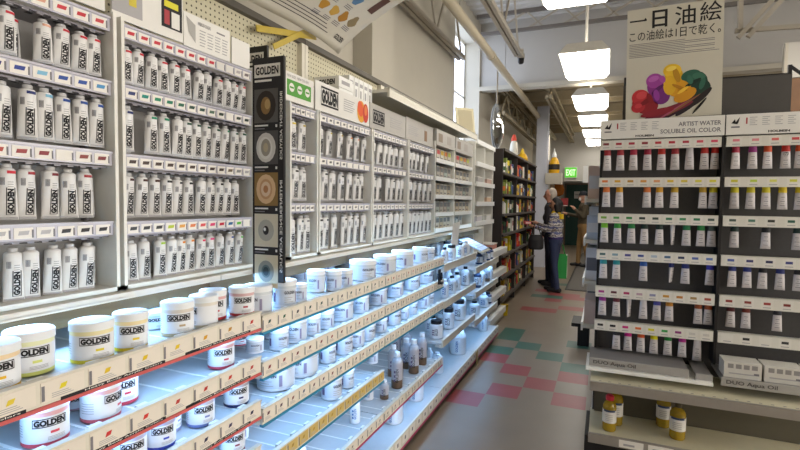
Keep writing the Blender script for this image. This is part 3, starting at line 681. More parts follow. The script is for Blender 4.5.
t = sample_sign((-1.197, 1.45, 1.15), 'tall black sample sign with round paint swirls, between the tube racks')
t.rotation_euler = (0, 0, -PI/2); t.scale = (1, .77, .925)
MB().box(-.07, -.012, .01, .04, .03, .036, BLACKM).box(-.07, -.012, .01, .04, .6, .606, BLACKM).build('bracket', t)
t2 = sample_sign((-1.503, 1.72, 1.196), 'second black sign standing half hidden behind the black sample sign', full=False)
t2.rotation_euler = (0, 0, -PI/2); t2.scale = (1, .9, 1.04)
# ------------------------------------------------------------------ jars and bottles
LIDM = M('jar_lid', 'e9edf0', .35, noise=.02); JARW = M('jar_label', 'e6e8ec', .4, noise=.03); JARB = M('jar_clear', 'cfd6dc', .25, noise=.03)
BLKCAP = M('black_cap', '1a1c22', .35); BROWNLIQ = M('brown_medium', '6d5540', .3); SILV = M('silver_label', 'b9b6bd', .35, noise=.08)
BLUEINK = M('ink_blue', '3a6ea8', .5, noise=0); NAVY = M('navy_plastic', '2a3f63', .4); PURPI = M('ink_purple', '6a5a7a', .5, noise=0)
PLACED = []
def free(x, y, z, r, h, ymax=None):
    x = min(x, XF-.042-r)
    if ymax: y = min(y, ymax-r-.03)
    lim = -1.235 if z > 1.03 and x > -1.18 else -1.5
    def hit(a, b): return any(z < q[2]+q[4] and q[2] < z+h and (a-q[0])**2+(b-q[1])**2 < (r*1.06+q[3]*1.06+.001)**2 for q in PLACED)
    a = x
    while hit(a, y) and a-r > lim: a -= .008
    if hit(a, y):
        for k in range(1, 40):
            for d in (1, -1):
                if not hit(x, y+d*k*.006) and (not ymax or y+d*k*.006 < ymax-r-.01): PLACED.append((x, y+d*k*.006, z, r, h)); return x, y+d*k*.006
    PLACED.append((a, y, z, r, h)); return a, y
def cpatch(m, f, u0, u1, v0, v1, mat, n=6):
    for k in range(n):
        a = u0+(u1-u0)*k/n; b = u0+(u1-u0)*(k+1)/n
        m.quad([f(a, v0), f(b, v0), f(b, v1), f(a, v1)], mat)
def jar_mesh(r, h, tint, fa, rich=True):
    k = ('jar', round(r, 3), round(h, 3), tint, round(fa, 1), rich)
    if k in CACHE: return CACHE[k]
    tm = C_(tint) if tint else JARB
    lh = h*.2
    body = MB().lathe([(r*.93, 0), (r*.98, h*.02), (r*.98, h*.1)], tm if tint else JARW, 28, cap1=False).lathe([(r*.98, h*.1), (r*.98, h*.70)], JARW, 28, cap0=False, cap1=False).lathe([(r*.98, h*.70), (r*.97, h*.81)], M('jar_tint_'+str(tint), [x*.55+.4 for x in hexc(tint)], .3) if tint else JARB, 28, cap0=False).mesh('body')
    lab = MB().lathe([(r*.99, h*.11), (r*.99, h*.69)], JARW if rich else M('jar_label_pale', 'ccd3dd', .4, noise=.04), 28, cap0=False, cap1=False)
    def cy(u0, v0):
        return lambda u, v: (r*1.006*math.cos(fa+(u0+u)/r), r*1.006*math.sin(fa+(u0+u)/r), v0+v)
    w = r*1.45
    ctr = -w/2
    if rich: logo(lab, w, h*.2, cy(ctr, h*.46), None)
    else:
        lab.text('GOLDEN', w*.66, h*.12, cy(-w*.3, h*.5), M('ink_slate', '4a4a58', .5, noise=0), .04)
        f_ = cy(-w*.3, 0)
        for q in range(3): cpatch(lab, f_, 0, w*(.55, .4, .5)[q], h*(.2+.08*q), h*(.225+.08*q), INKL)
        f_ = cy(w*.45, 0); cpatch(lab, f_, 0, w*.12, h*.18, h*.58, M('ink_mauve', '8a84a0', .5, noise=0), 3)
    if rich:
        if tint:
            f_ = cy(0, 0); cpatch(lab, f_, w*.0, w*.26, h*.30, h*.36, tm)
        f_ = cy(ctr, 0)
        for q in range(3): cpatch(lab, f_, w*.42, w*.95, h*(.22-.03*q), h*(.232-.03*q), INKL)
        f_ = cy(-w*1.35, 0); 
        for q in range(5): cpatch(lab, f_, 0, w*.5, h*(.25+.06*q), h*(.265+.06*q), INKL)
    else:
        f_ = cy(-w*1.1, 0); cpatch(lab, f_, 0, w*.22, h*.2, h*.55, PURPI)
    label = lab.mesh('label')
    lid = MB().lathe([(r, h*.81), (r*1.02, h*.82), (r*1.02, h*.97), (r*.98, h)], LIDM, 28).lathe([(r*1.03, h*.805), (r*1.03, h*.83)], LIDM, 28).mesh('lid')
    CACHE[k] = (body, label, lid); return CACHE[k]
def jar(x, y, z, r, h, tint, lab, grp, rich=True, name='paint_jar', cat='paint jar', turn=0):
    x, y = free(x, y, z, r, h)
    p = Vector((-x, -y)); fa = math.atan2(p.y, p.x)+turn
    b, l, d = jar_mesh(r, h, tint, 0, rich)
    t = thing(name, lab, cat, (x, y, z), (0, 0, fa), grp)
    put('body', b, t); put('label', l, t); put('lid', d, t)
    return t
def bottle_mesh(kind, r, h):
    k = ('bot', kind, round(r, 3), round(h, 3))
    if k in CACHE: return CACHE[k]
    if kind == 'black_cap':
        b = MB().lathe([(r*.92, 0), (r, h*.03), (r, h*.68), (r*.9, h*.76), (r*.45, h*.83), (r*.4, h*.86)], JARW, 18).mesh('body')
        c = MB().lathe([(r*.5, h*.86), (r*.5, h*.98), (r*.45, h)], BLKCAP, 14).mesh('cap')
        l = MB().lathe([(r*1.01, h*.15), (r*1.01, h*.6)], JARW, 18, cap0=False, cap1=False)
    elif kind == 'wide_cap':
        b = MB().lathe([(r*.92, 0), (r, h*.03), (r, h*.72), (r*.85, h*.8)], JARW, 18).mesh('body')
        c = MB().lathe([(r*.82, h*.8), (r*.82, h*.97), (r*.78, h)], BLKCAP, 16).mesh('cap')
        l = MB().lathe([(r*1.01, h*.15), (r*1.01, h*.6)], JARW, 18, cap0=False, cap1=False)
    elif kind == 'brown':
        b = MB().lathe([(r*.92, 0), (r, h*.02), (r, h*.24)], BROWNLIQ, 18, cap1=False).lathe([(r, h*.24), (r, h*.72), (r*.85, h*.8), (r*.42, h*.87)], M('clear_plastic', 'b4b9c2', .15), 18, cap0=False).mesh('body')
        c = MB().lathe([(r*.55, h*.87), (r*.55, h*.985), (r*.5, h)], LIDM, 14).mesh('cap')
        l = MB().lathe([(r*1.01, h*.25), (r*1.01, h*.72)], SILV, 18, cap0=False, cap1=False)
    elif kind == 'navy':
        b = MB().lathe([(r*.92, 0), (r, h*.03), (r, h*.72), (r*.5, h*.82)], NAVY, 18).mesh('body')
        c = MB().lathe([(r*.6, h*.82), (r*.6, h*.98), (r*.5, h)], BLKCAP, 14).mesh('cap')
        l = MB().lathe([(r*1.01, h*.15), (r*1.01, h*.6)], JARW, 18, cap0=False, cap1=False)
    else:                                             # white bottle with white cap
        b = MB().lathe([(r*.92, 0), (r, h*.03), (r, h*.7), (r*.85, h*.78), (r*.42, h*.86)], JARW, 18).mesh('body')
        c = MB().lathe([(r*.5, h*.86), (r*.5, h*.98), (r*.45, h)], LIDM, 14).mesh('cap')
        l = MB().lathe([(r*1.01, h*.15), (r*1.01, h*.6)], JARW, 18, cap0=False, cap1=False)
    ink = BLUEINK if kind == 'white_cap' else PURPI
    ra = r*1.02
    f_ = lambda u, v: (ra*math.cos(u/ra), ra*math.sin(u/ra), v)
    l.text('GOLDEN', h*.38, r*.5, lambda u, v: f_(r*.25-v, h*.18+u), INK if kind != 'white_cap' else ink, .03)
    for q in range(3): cpatch(l, f_, -r*.6, -r*.3, h*(.2+q*.12), h*(.27+q*.12), ink, 3)
    CACHE[k] = (b, l.mesh('label'), c); return CACHE[k]
def bottle(x, y, z, r, h, kind, lab, grp, name='medium_bottle', ymax=None):
    if .98 < z < 1.0: h = min(h, .122)
    if .72 < z < .73: h = min(h, .165)
    if 'end bay' in lab: y = max(y, 4.24+r)
    x, y = free(x, y, z, r, h, ymax)
    fa = math.atan2(-y, -x)
    b, l, c = bottle_mesh(kind, r, h)
    t = thing(name, lab, 'bottle', (x, y, z), (0, 0, fa), grp)
    put('body', b, t); put('label', l, t); put('cap', c, t)
    return t
# coloured jars of the near bay: (pixel column, depth row x, tint, word)
X1 = -1.115; X2 = -1.235
ROV = {-8: .047, 42: .047, 93: .046, 44: .045, 100: .044, 178: .044}
def col_jars(lst, zt, where, r=.041, h=.094, grp='coloured paint jars of the near bay'):
    for i, (px, x, tint, word, turn) in enumerate(lst):
        y = Yx(px, x, 340)
        jar(x, y, zt+.001, (ROV.get(px, r)), h if x == X1 else .05, tint, 'white jar of %s paint, %s from left on the %s' % (word, ordn(i), where), grp, True, turn=turn)
tintY = 'e6cf3a'
col_jars([(-8, X1, 'e8b71c', 'golden yellow', .1), (42, X1, 'd9de7a', 'pale yellow', .1), (93, X1, 'e3d13a', 'yellow', .15), (131, X1, 'e8c92a', 'bright yellow', .1), (155, X2, None, 'shaded white', .2), (178, X1, 'b9a07a', 'ochre', .1), (204, X1, 'c9bfa8', 'beige', -1.2), (223, X1, 'c43a3e', 'red', .1), (242, X1, 'b5383c', 'dark red', .1)], 1.065, 'top red-lined shelf')
col_jars([(44, X1, 'd84a58', 'crimson', .2), (74, X2, 'c9a0a8', 'pink', .3), (100, X1, 'd8626a', 'rose', .9), (131, X1, 'c83a4e', 'bright red', .2), (221, X1, 'c84a5a', 'deep red', .2), (238, X2, 'b83a4a', 'scarlet', .2)], .918, 'second red-lined shelf')
col_jars([(128, X1, '6a78c8', 'lavender blue', .2), (159, X1, '3a4ab0', 'blue', .2), (180, X1, '8a90b8', 'grey violet', .8), (200, X1, '7a84b8', 'violet', .3), (236, X1, '26285a', 'navy', .2), (217, X2, '55597a', 'slate', .2)], .770, 'third red-lined shelf')
col_jars([(232, X1, '8a2f4a', 'purple', .2)], .620, 'lowest visible red-lined shelf')
jar(-1.115, Yx(255, -1.115, 400), .919, .03, .05, None, 'small white jar at the right end of the second red-lined shelf', None, False)
jar(-1.10, Yx(251, -1.10, 440), .621, .036, .06, None, 'small white tub at the right end of the lowest red-lined shelf', None, False)
def row(lst, zt, maxh, where, grp, hf=1.18, cat='white medium jar'):
    last = -9
    for i, e in enumerate(lst):
        px, wpx = e[0], e[1]*1.13; x = e[2] if len(e) > 2 else X1
        y = Yx(px, x, 300); d = depth((x, y, zt))
        r = wpx*d/F/2; r = max(.02, min(.075, r))
        h = min(maxh, (e[3] if len(e) > 3 else hf)*2*r)
        r = round(r/.004)*.004
        y = min(y, 3.235-r)
        jar(x, y, zt+.001, r, round(h/.005)*.005, None, 'white %s, %s from left on the %s' % ('jar' if h > r*1.3 else 'low tub', ordn(i), where), grp, False, 'medium_jar', 'jar', random.choice((0, -.3, .4, -.5, .6)))
row([(261, 25), (285, 20), (300, 13), (316, 16, -1.17), (331, 15), (345, 13), (367, 23), (388, 20), (406, 19), (421, 14), (431, 9)], 1.047, .1, 'top blue-lined shelf', 'white jars of the blue-lined bays')
row([(299, 15, -1.38), (323, 20, -1.38), (350, 18, -1.4), (379, 16, -1.4)], 1.047, .095, 'top blue-lined shelf, back row', 'white jars of the blue-lined bays')
row([(271, 13, X2), (279, 16), (296, 19), (312, 15), (326, 14), (344, 20), (361, 14), (379, 17), (396, 15), (413, 15), (429, 17)], .892, .1, 'second blue-lined shelf', 'white jars of the blue-lined bays')
row([(289, 13, -1.3), (305, 14, -1.3), (321, 14, -1.3), (337, 14, -1.3), (353, 14, -1.32), (371, 14, -1.3), (388, 13, -1.3), (405, 13, -1.3), (421, 12, -1.3)], .892, .1, 'second blue-lined shelf, back row', 'white jars of the blue-lined bays')
row([(336, 14, -1.3), (351, 14, -1.3), (364, 13, -1.3), (388, 12, -1.3), (403, 12, -1.3), (418, 12, -1.3)], .735, .1, 'third blue-lined shelf, back row', 'white jars of the blue-lined bays')
row([(276, 33, -1.15, .85), (306, 30, -1.12, .75), (328, 15), (344, 16), (357, 14), (368, 13), (381, 11), (394, 13), (404, 9), (412, 10), (424, 14), (434, 9)], .735, .105, 'third blue-lined shelf', 'white jars of the blue-lined bays')
row([(333, 18), (348, 12, X1, 1.3), (373, 10, -1.16)], .559, .12, 'yellow-tagged shelf', 'white jars of the blue-lined bays')
for i, (px, x, r, h, k) in enumerate([(298, -1.13, .035, .13, 'white_cap'), (355, -1.13, .026, .14, 'white_cap'), (368, -1.2, .03, .10, 'white_cap'), (384, -1.12, .025, .11, 'brown')]):
    bottle(x, Yx(px, x, 420), .335, r, h, k, '%s, %s from left on the pink-lined shelf under the yellow tags' % ('white bottle' if k == 'white_cap' else 'clear brown-filled bottle', ordn(i)), 'bottles low in the jar bays')
for i, (px, x, h) in enumerate([(393, -1.22, .2), (397, -1.12, .215), (406, -1.2, .2), (413.5, -1.12, .22), (415, -1.28, .2), (421.5, -1.13, .22), (428, -1.24, .2)]):
    bottle(x, Yx(px, x, 380), .335, .034, h, 'brown', 'clear bottle half full of brown medium, %s from left of the tall group' % ordn(i), 'clear bottles with brown medium', ymax=3.27)
# jugs and big containers on the base deck
def jug(px, py, x, r, h, lab):
    x, yy = free(x, min(Yx(px, x, py), 5.1-r), .127, r, h); t = thing('medium_jug', lab, 'jug', (x, yy, .127), (0, 0, -1.1), 'white jugs on the base deck')
    MB().lathe([(r*.95, 0), (r, .01), (r, h*.62), (r*.8, h*.78), (r*.35, h*.9)], JARW, 20, sy=.8).build('body', t)
    MB().lathe([(r*.3, h*.9), (r*.3, h)], LIDM, 14).build('cap', t)
    MB().cyl((r*.75, 0, h*.86), (r*.95, 0, h*.45), .012, JARW, 8).cyl((r*.3, 0, h*.88), (r*.78, 0, h*.86), .012, JARW, 8).build('handle', t)
    m = MB(); ra = r*1.01
    f_ = lambda u, v: (ra*math.cos(u/ra), .8*ra*math.sin(u/ra), v)
    m.text('GOLDEN', h*.4, r*.3, lambda u, v: f_(-r*.2-v, h*.1+u), BLUEINK, .03); m.build('print', t)
jug(397, 420, -1.12, .075, .155, 'white jug with blue print, nearest on the base deck')
jug(417, 395, -1.13, .07, .16, 'large white jug, second along the base deck')
jug(437, 375, -1.17, .06, .155, 'white jug, third along the base deck behind the shelf post')
jug(447, 368, -1.11, .04, .16, 'slim white jug, fourth along the base deck')
jug(461, 352, -1.13, .09, .24, 'widest white jug standing on the base deck under the black-capped bottles')
jug(483, 330, -1.13, .06, .2, 'far white jug on the base deck of the end bay')
jug(493, 320, -1.13, .05, .19, 'last white jug on the base deck beside the end panel')
# bottles of bays three and four
def brow(lst, zt, where, grp, ymax=4.21):
    for i, (px, x, r, h, k) in enumerate(lst):
        bottle(x, Yx(px, x, 290), zt+.001, r, h, k, '%s, %s from left, %s' % ({'black_cap': 'black-capped white bottle', 'wide_cap': 'wide black-capped white bottle', 'white_cap': 'all-white bottle', 'navy': 'dark blue bottle', 'brown': 'clear brown bottle'}[k], ordn(i), where), grp, ymax=ymax)
G = 'bottles of the far white bays'
brow([(444, -1.1, .028, .12, 'black_cap'), (446, -1.25, .035, .16, 'wide_cap'), (452, -1.1, .038, .14, 'wide_cap'), (456, -1.22, .035, .16, 'wide_cap'), (460, -1.1, .032, .12, 'black_cap'), (464, -1.2, .035, .17, 'black_cap'), (469, -1.1, .036, .15, 'white_cap'), (473, -1.16, .03, .15, 'white_cap'), (449, -1.33, .034, .16, 'wide_cap'), (455, -1.33, .034, .16, 'black_cap'), (462, -1.33, .034, .16, 'white_cap')], .99, 'top shelf of the bottle bay', G)
brow([(448, -1.2, .035, .16, 'white_cap'), (452.5, -1.1, .034, .14, 'black_cap'), (457.5, -1.1, .034, .15, 'black_cap'), (462, -1.2, .034, .16, 'white_cap'), (466, -1.1, .036, .18, 'navy') if False else (466, -1.1, .036, .18, 'black_cap'), (471, -1.1, .034, .17, 'white_cap'), (445, -1.1, .03, .14, 'white_cap'), (449, -1.3, .034, .16, 'white_cap'), (456, -1.3, .034, .16, 'white_cap'), (463, -1.3, .034, .16, 'wide_cap')], .725, 'middle shelf of the bottle bay', G)
brow([(431, -1.22, .045, .13, 'wide_cap'), (437, -1.12, .05, .13, 'wide_cap'), (442, -1.28, .05, .2, 'black_cap'), (449, -1.12, .045, .16, 'wide_cap'), (460, -1.12, .055, .17, 'wide_cap'), (468, -1.14, .045, .2, 'white_cap'), (473, -1.1, .034, .19, 'navy')], .45, 'lowest shelf of the bottle bay', G)
brow([(479, -1.1, .034, .12, 'navy'), (483, -1.1, .034, .12, 'white_cap'), (487, -1.1, .034, .12, 'navy'), (491, -1.1, .034, .12, 'navy'), (495, -1.1, .034, .12, 'white_cap')], .855, 'top shelf of the end bay', G, 5.19)
brow([(478, -1.1, .036, .17, 'navy'), (482, -1.1, .036, .15, 'white_cap'), (487, -1.1, .036, .15, 'brown'), (491, -1.1, .036, .16, 'white_cap'), (495, -1.1, .034, .16, 'brown')], .635, 'middle shelf of the end bay', G, 5.19)
brow([(477, -1.1, .05, .13, 'black_cap'), (484, -1.12, .05, .14, 'white_cap'), (490, -1.12, .04, .12, 'navy'), (494, -1.12, .04, .11, 'wide_cap')], .38, 'lowest shelf of the end bay', G, 5.19)
# small attachments on the gondola
ta = on_x(441, 274, -1.012)
t = thing('shelf_clip', 'black plastic clip holder fixed on the shelf edge among white jars', 'clip', (-1.022, ta[1], ta[2]-.02))
MB().box(-.004, .004, -.02, .02, -.05, .05, BLKCAP).box(.004, .02, -.01, .03, -.05, -.035, BLKCAP).build('clip_plate', t)
MB().cyl((.012, 0, -.02), (.012, 0, .03), .008, BLKCAP, 8).build('post', t)
a = on_x(453, 234, -1.185)
t = thing('hanging_card', 'blank beige card hanging from the upper deck edge over black-capped bottles', 'card', (-1.165, a[1], a[2]), (.06, .12, 0))
MB().box(0, .003, -.1, .1, -.1, .1, TAGC).build('card', t); MB().cyl((0.0, 0, .1), (0, 0, .13), .004, W_plain, 6).build('hook', t)
a = on_x(478, 362, -1.0)
t = thing('paper_tag', 'yellowed paper tag hanging off the base deck edge near the floor', 'tag', (-1.012, a[1], .1), (.15, 0, 0))
MB().box(.0, .003, -.03, .03, -.12, .0, M('old_paper', 'b9a878', .8)).build('tag_paper', t); MB().box(-.0, .004, -.035, .035, -.0, .03, M('old_paper', '')).build('tape', t)
y0 = 4.3
t = thing('price_list_sheet', 'blue-white ruled sheet leaning in the end bay above the bottles', 'sheet', (-1.05, 4.62, 1.0), (0, math.radians(23), .0))
MB().box(-.34, .0, -.16, .17, -.004, .004, M('sheet_blue', 'c3d0e6', .6)).build('sheet', t)
m = MB()
for k in range(8): m.box(-.30+k*.035, -.288+k*.035, -.13, .14, .0042, .0052, INKG if k == 3 else INKL)
m.build('print', t)
MB().box(-.02, .02, -.17, .18, -.02, -.005, W_cream).build('holder', t)
# ------------------------------------------------------------------ packet shelves to the right of the racks
PCOL = ['c9c2b4', 'b8aca0', 'd0ccc0', 'a8b0a8', 'c2b49a', 'b5b0a6']
for q, (a, b, lab) in enumerate(((3.81, 4.36, 'white packet rack with five shelves next to the tube racks'), (4.37, 5.02, 'second white packet rack below the far end of the canopy'))):
    t = thing('packet_rack', lab, 'packet rack', (0, 0, 0), None, 'white packet racks')
    MB().box(-1.45, -1.44, a, b, 1.185, 1.95, M('rack_back', '')).build('back_panel', t)
    for yy in (a+.006, b-.006): MB().box(-1.45, -1.29, yy-.006, yy+.006, 1.185, 1.95, W_shelf).build('side_panel', t)
    MB().box(-1.44, -1.285, a+.013, b-.013, 1.92, 2.05, MATS['sign_greyish']).box(-1.2848, -1.284, a+.06, a+.17, 1.95, 2.02, C_('8a7a6a')).box(-1.2848, -1.284, a+.3, a+.42, 1.95, 2.02, C_('a8a098')).build('header_board', t)
    zz = [1.205, 1.34, 1.49, 1.64, 1.79]
    for z in zz:
        s = MB().box(-1.44, -1.30, a+.013, b-.013, z, z+.01, W_shelf).box(-1.30, -1.285, a+.013, b-.013, z-.012, z+.022, W_plain).build('shelf', t)
    for k, z in enumerate(zz):
        n = 5
        for i in range(n):
            yc = a+.013+(i+.5)*(b-a-.026)/n; w = (b-a)/n*.42
            if q == 1 and k == 0 and i > 2: continue
            hh = .105 if k < 4 else .1
            tt = thing('refill_packet', '%s packet, %s from left on the %s shelf of the %s packet rack' % ('orange-printed' if k == 4 else 'grey-white', ordn(i), ['bottom', 'second', 'middle', 'fourth', 'top'][k], 'first' if q == 0 else 'second'), 'packet', (-1.32, yc, z+.011), (0, 0, 0), 'packets on the packet racks')
            MB().box(-.05, 0, -w, w, 0, hh, C_(PCOL[(i*2+k+q) % 6])).build('pack', tt)
            m = MB().box(0, .0008, -w*.8, w*.8, hh*.55, hh*.9, C_(('d0703a', 'c84a4a', 'd8b43a', 'c87a3a', 'b8c24a')[i]) if k == 4 else C_('77787a')).box(0, .0008, -w*.8, w*.3, hh*.2, hh*.3, INKG).build('print', tt)
# white cubby unit past the gondola
t = thing('cubby_shelf', 'white open cubby unit at the far end of the gondola', 'cubby shelf', (0, 0, 0))
ca, cb = 5.24, 6.2
MB().box(-1.6, -1.58, ca, cb, .02, 2.12, W_shelf).build('back_panel', t)
for yy in (ca, ca+.46, cb-.02): MB().box(-1.58, -1.32, yy, yy+.02, .02, 2.12, W_shelf).build('side_panel', t)
for z in (1.2, 1.42, 1.64, 1.86, 2.1): MB().box(-1.58, -1.31, ca+.02, cb-.02, z, z+.02, W_shelf).box(-1.31, -1.295, ca+.02, cb-.02, z-.01, z+.04, W_plain).build('shelf', t)
for z in (.1, .35, .6, .85): MB().box(-1.58, -1.2, ca+.02, cb-.02, z, z+.02, W_shelf).box(-1.2, -1.12, ca+.02, cb-.02, z-.02, z+.05, W_plain).build('lower_shelf', t)
MB().box(-1.58, -1.15, ca+.02, cb-.02, .005, .1, W_cream).build('base', t)
for i, (yy, z, c, l) in enumerate(((5.95, 1.44, 'd8b89a', 'tan folded pad on the second cubby shelf'), (5.95, 1.22, 'e4e2e0', 'white pad on the lowest upper cubby shelf'), (5.48, 1.22, 'c9c4c9', 'grey pad in the near lower cubby'), (5.95, 1.66, 'c9a89a', 'pinkish pad on the third cubby shelf'), (5.48, 1.66, 'b8b4b0', 'grey carton in the near third cubby'), (5.95, .87, 'c98a7a', 'reddish carton on the top lower shelf'), (5.95, .62, 'd8d0c0', 'cream carton on the middle lower shelf'), (5.95, .37, '9a8a80', 'brown carton on the bottom lower shelf'))):
    o = thing('paper_pad', l, 'pad', (-1.435 if z > 1 else -1.43, yy, z+.001)); MB().box(-.13, .12 if z > 1 else .2, -.12, .12, .002, .07, C_(c)).build('stack', o); MB().box(-.13, .122 if z > 1 else .205, -.135, .135, .07, .08, C_('e6e2da')).build('cover', o)
o = thing('paint_can', 'yellow tub on the floor-level shelf end past the cubby unit', 'tub', (-1.16, 6.28, .001))
MB().lathe([(.045, 0), (.05, .12)], C_('d8b916'), 16).build('body', o); MB().lathe([(.053, .12), (.053, .14)], C_('b89a12'), 16).build('lid', o)
# ------------------------------------------------------------------ framed picture, mirror, big bottles on top
t = thing('picture_frame', 'small cream framed picture leaning on the far end of the canopy shelf', 'picture frame', (-1.33, 4.88, 2.156), (0, math.radians(-10), -.7))
MB().box(0, .012, -.11, .11, 0, .26, C_('d8cfae')).build('frame', t); MB().box(.012, .014, -.085, .085, .025, .235, C_('b8ae90')).build('picture', t); MB().bar((0, 0, .2), (-.1, 0, .01), .02, .008, C_('77705a')).build('strut', t)
t = thing('security_mirror', 'round convex security mirror hanging above the white cubby unit', 'mirror', (-1.55, 7.4, 2.585), (0, PI/2, 0))
MIRR = M('mirror_silver', 'd8dde0', .06, metal=1, noise=0)
MB().lathe([(.33, 0), (.31, .03), (.26, .06), (.18, .09), (.09, .108), (.001, .114)], MIRR, 32).build('glass_dome', t)
MB().lathe([(.33, -.01), (.345, 0), (.345, .02), (.33, .022)], M('rim_grey', '8a9096', .4), 32).build('rim', t)
MB().cyl((-.345, 0, .005), (-1.02, 0, .005), .012, STEEL, 8).build('bracket', t)
t = thing('display_bottle', 'giant white glue bottle with red cap on top of the black shelving', 'bottle', (-1.45, 8.4, 2.162))
MB().lathe([(.06, 0), (.07, .02), (.07, .2), (.055, .3), (.04, .33)], M('bottle_cream', 'd9d4c4', .4), 18).build('body', t)
MB().lathe([(.045, .33), (.045, .37), (.025, .43), (.015, .44)], C_('c8442a'), 14).build('cap', t)
t = thing('display_bottle', 'yellow squeeze bottle on the far end of the black shelving top', 'bottle', (-1.45, 9.33, 2.162))
MB().lathe([(.085, 0), (.1, .02), (.1, .13), (.06, .2)], YELB, 16).build('body', t); MB().lathe([(.05, .2), (.015, .3)], C_('e0b82a'), 12).build('nozzle_cap', t)
# ------------------------------------------------------------------ black shelving with colourful stock
t = thing('black_shelving', 'tall black shelving full of colourful stock along the left side', 'shelving', (0, 0, 0))
by0, by1 = 6.4, 9.7
MB().box(-1.8, -1.78, by0, by1, .02, 2.13, BLACKM).build('back_panel', t)
for yy in (by0, 7.5, 8.6, by1-.03): MB().box(-1.78, -1.24, yy, yy+.03, .005, 2.15, M('dark_brown_post', '332c28', .6)).build('upright', t)
SZ = [.12, .42, .72, 1.0, 1.27, 1.54, 1.82, 2.13]
for z in SZ: MB().box(-1.78, -1.22, by0+.03, by1-.03, z, z+.03, M('dark_shelf', '4a4440', .6)).build('shelf', t)
PAL = [('b8302a', 'red'), ('d8b42a', 'yellow'), ('dcd8cc', 'white'), ('e0dcd4', 'pale'), ('d8c42a', 'lemon'), ('2a2a2c', 'black'), ('7a8a3a', 'olive green'), ('c86a2a', 'orange'), ('3a5a3a', 'dark green'), ('8a3a2a', 'brown-red'), ('a89a7a', 'tan'), ('3a4a7a', 'blue')]
shw = ['bottom', 'second', 'third', 'fourth', 'fifth', 'sixth', 'top']
for k, z in enumerate(SZ[:-1]):
    y = by0+.09; i = 0
    while y < by1-.12:
        if any(abs(y-p) < .08 for p in (7.515, 8.615)): y += .04; continue
        c, nm = random.choice(PAL); r = random.uniform(.036, .055); h = random.uniform(.15, .225)
        if random.random() < .9:
            lab = '%s %s, %s from front on the %s black shelf' % (nm, 'box' if i % 3 == 0 else 'bottle' if i % 3 == 1 else 'can', ordn(i), shw[k])
            if i % 3 == 0:
                o = thing('stock_box', lab, 'box', (-1.31, y, z+.031), None, 'colourful stock on the black shelving')
                MB().box(-.08, .04, -r, r, 0, h, C_(c)).build('carton', o); MB().box(.04, .041, -r*.8, r*.8, h*.4, h*.75, C_(PAL[(i*3+k) % 12][0])).build('print', o)
            elif i % 3 == 1:
                o = thing('stock_bottle', lab, 'bottle', (-1.31, y, z+.031), None, 'colourful stock on the black shelving')
                MB().lathe([(r*.9, 0), (r*.9, h*.65), (r*.35, h*.8)], C_(c), 12).build('body', o); MB().lathe([(r*.4, h*.8), (r*.4, h)], C_(PAL[(i+k*3) % 12][0]), 10).build('cap', o)
            else:
                o = thing('stock_can', lab, 'can', (-1.31, y, z+.031), None, 'colourful stock on the black shelving')
                MB().lathe([(r*.9, 0), (r*.9, h*.9), (r*.7, h*.93)], C_(c), 12).build('body', o); MB().lathe([(r*.92, h*.25), (r*.92, h*.6)], C_(PAL[(i*7+k) % 12][0]), 12, cap0=False, cap1=False).build('label_band', o)
            i += 1
        y += r*2+random.uniform(.012, .035)
# ------------------------------------------------------------------ paper sheet curling above the racks, yellow tape
def sheet_pt(u, v):                                   # u along the rail, v out and up
    y = 1.15+u*1.37+.05*math.sin(v*2.4)*u
    x = -1.46+.30*v+.22*v*v; z = 2.335-.02*math.sin(u*5)+.37*v-.10*v*v
    return Vector((x, y+.02*v, z-.05*(u**4)*(1-v)))
t = thing('curled_poster', 'large curled paper poster hanging above the racks, printed with gold swatches', 'poster', (0, 0, 0))
m = MB(); NU, NV = 24, 14; vs = []
for i in range(NU+1):
    for j in range(NV+1):
        vs.append(sheet_pt(i/NU, j/NV))
PAPER = M('poster_paper', 'cfcabd', .6, noise=.03)
m.add(vs, [(i*(NV+1)+j, (i+1)*(NV+1)+j, (i+1)*(NV+1)+j+1, i*(NV+1)+j+1) for i in range(NU) for j in range(NV)], PAPER, True)
o = m.build('sheet', t); md = o.modifiers.new('thick', 'SOLIDIFY'); md.thickness = .0012; md.offset = 1
def under(u, v):
    p = sheet_pt(u, v); du = sheet_pt(u+.01, v)-p; dv = sheet_pt(u, v+.01)-p
    n = du.cross(dv).normalized()
    if n.x*1+n.z*-1 < 0: n = -n
    return p+n*.0025
def patch(mm, u0, u1, v0, v1, mat, k=3):
    for i in range(k):
        for j in range(k):
            a, b, c, d = u0+(u1-u0)*i/k, u0+(u1-u0)*(i+1)/k, v0+(v1-v0)*j/k, v0+(v1-v0)*(j+1)/k
            mm.quad([under(a, c), under(b, c), under(b, d), under(a, d)], mat)
GOLD = [C_('b8862a'), C_('c9a04a'), C_('a8762a'), C_('8a7a5a')]
m = MB()
for q, (u, v) in enumerate(((.72, .32), (.79, .325), (.855, .33), (.92, .35), (.65, .5), (.74, .52), (.83, .53), (.58, .33))):
    cc = [under(u+.024*math.cos(a)*(1+.25*math.sin(3*a+q)), v+.06*math.sin(a)*(1+.2*math.cos(2*a+q))) for a in [2*PI*i/14 for i in range(14)]]
    m.add(cc, [tuple(range(14))], GOLD[q % 4] if q < 4 else (GOLD[0], C_('77808a'), C_('5a82a8'), C_('77808a'))[q % 4])
    for l in range(3): patch(m, u-.024, u+.02, v-.085-.018*l, v-.077-.018*l, INKG, 1)
patch(m, .915, .955, .52, .72, C_('5a3a30'))
m.build('swatch', t)
m = MB()
for l in range(4): patch(m, .40, .86-.02*l, .10+.035*l, .108+.035*l, INK, 5)
vs, fs = text_mesh('GOLDEN', .035)
m.add([under(.905+u*.06, .10+v*.06) for u, v in vs], fs, INK)
m.build('lettering', t)
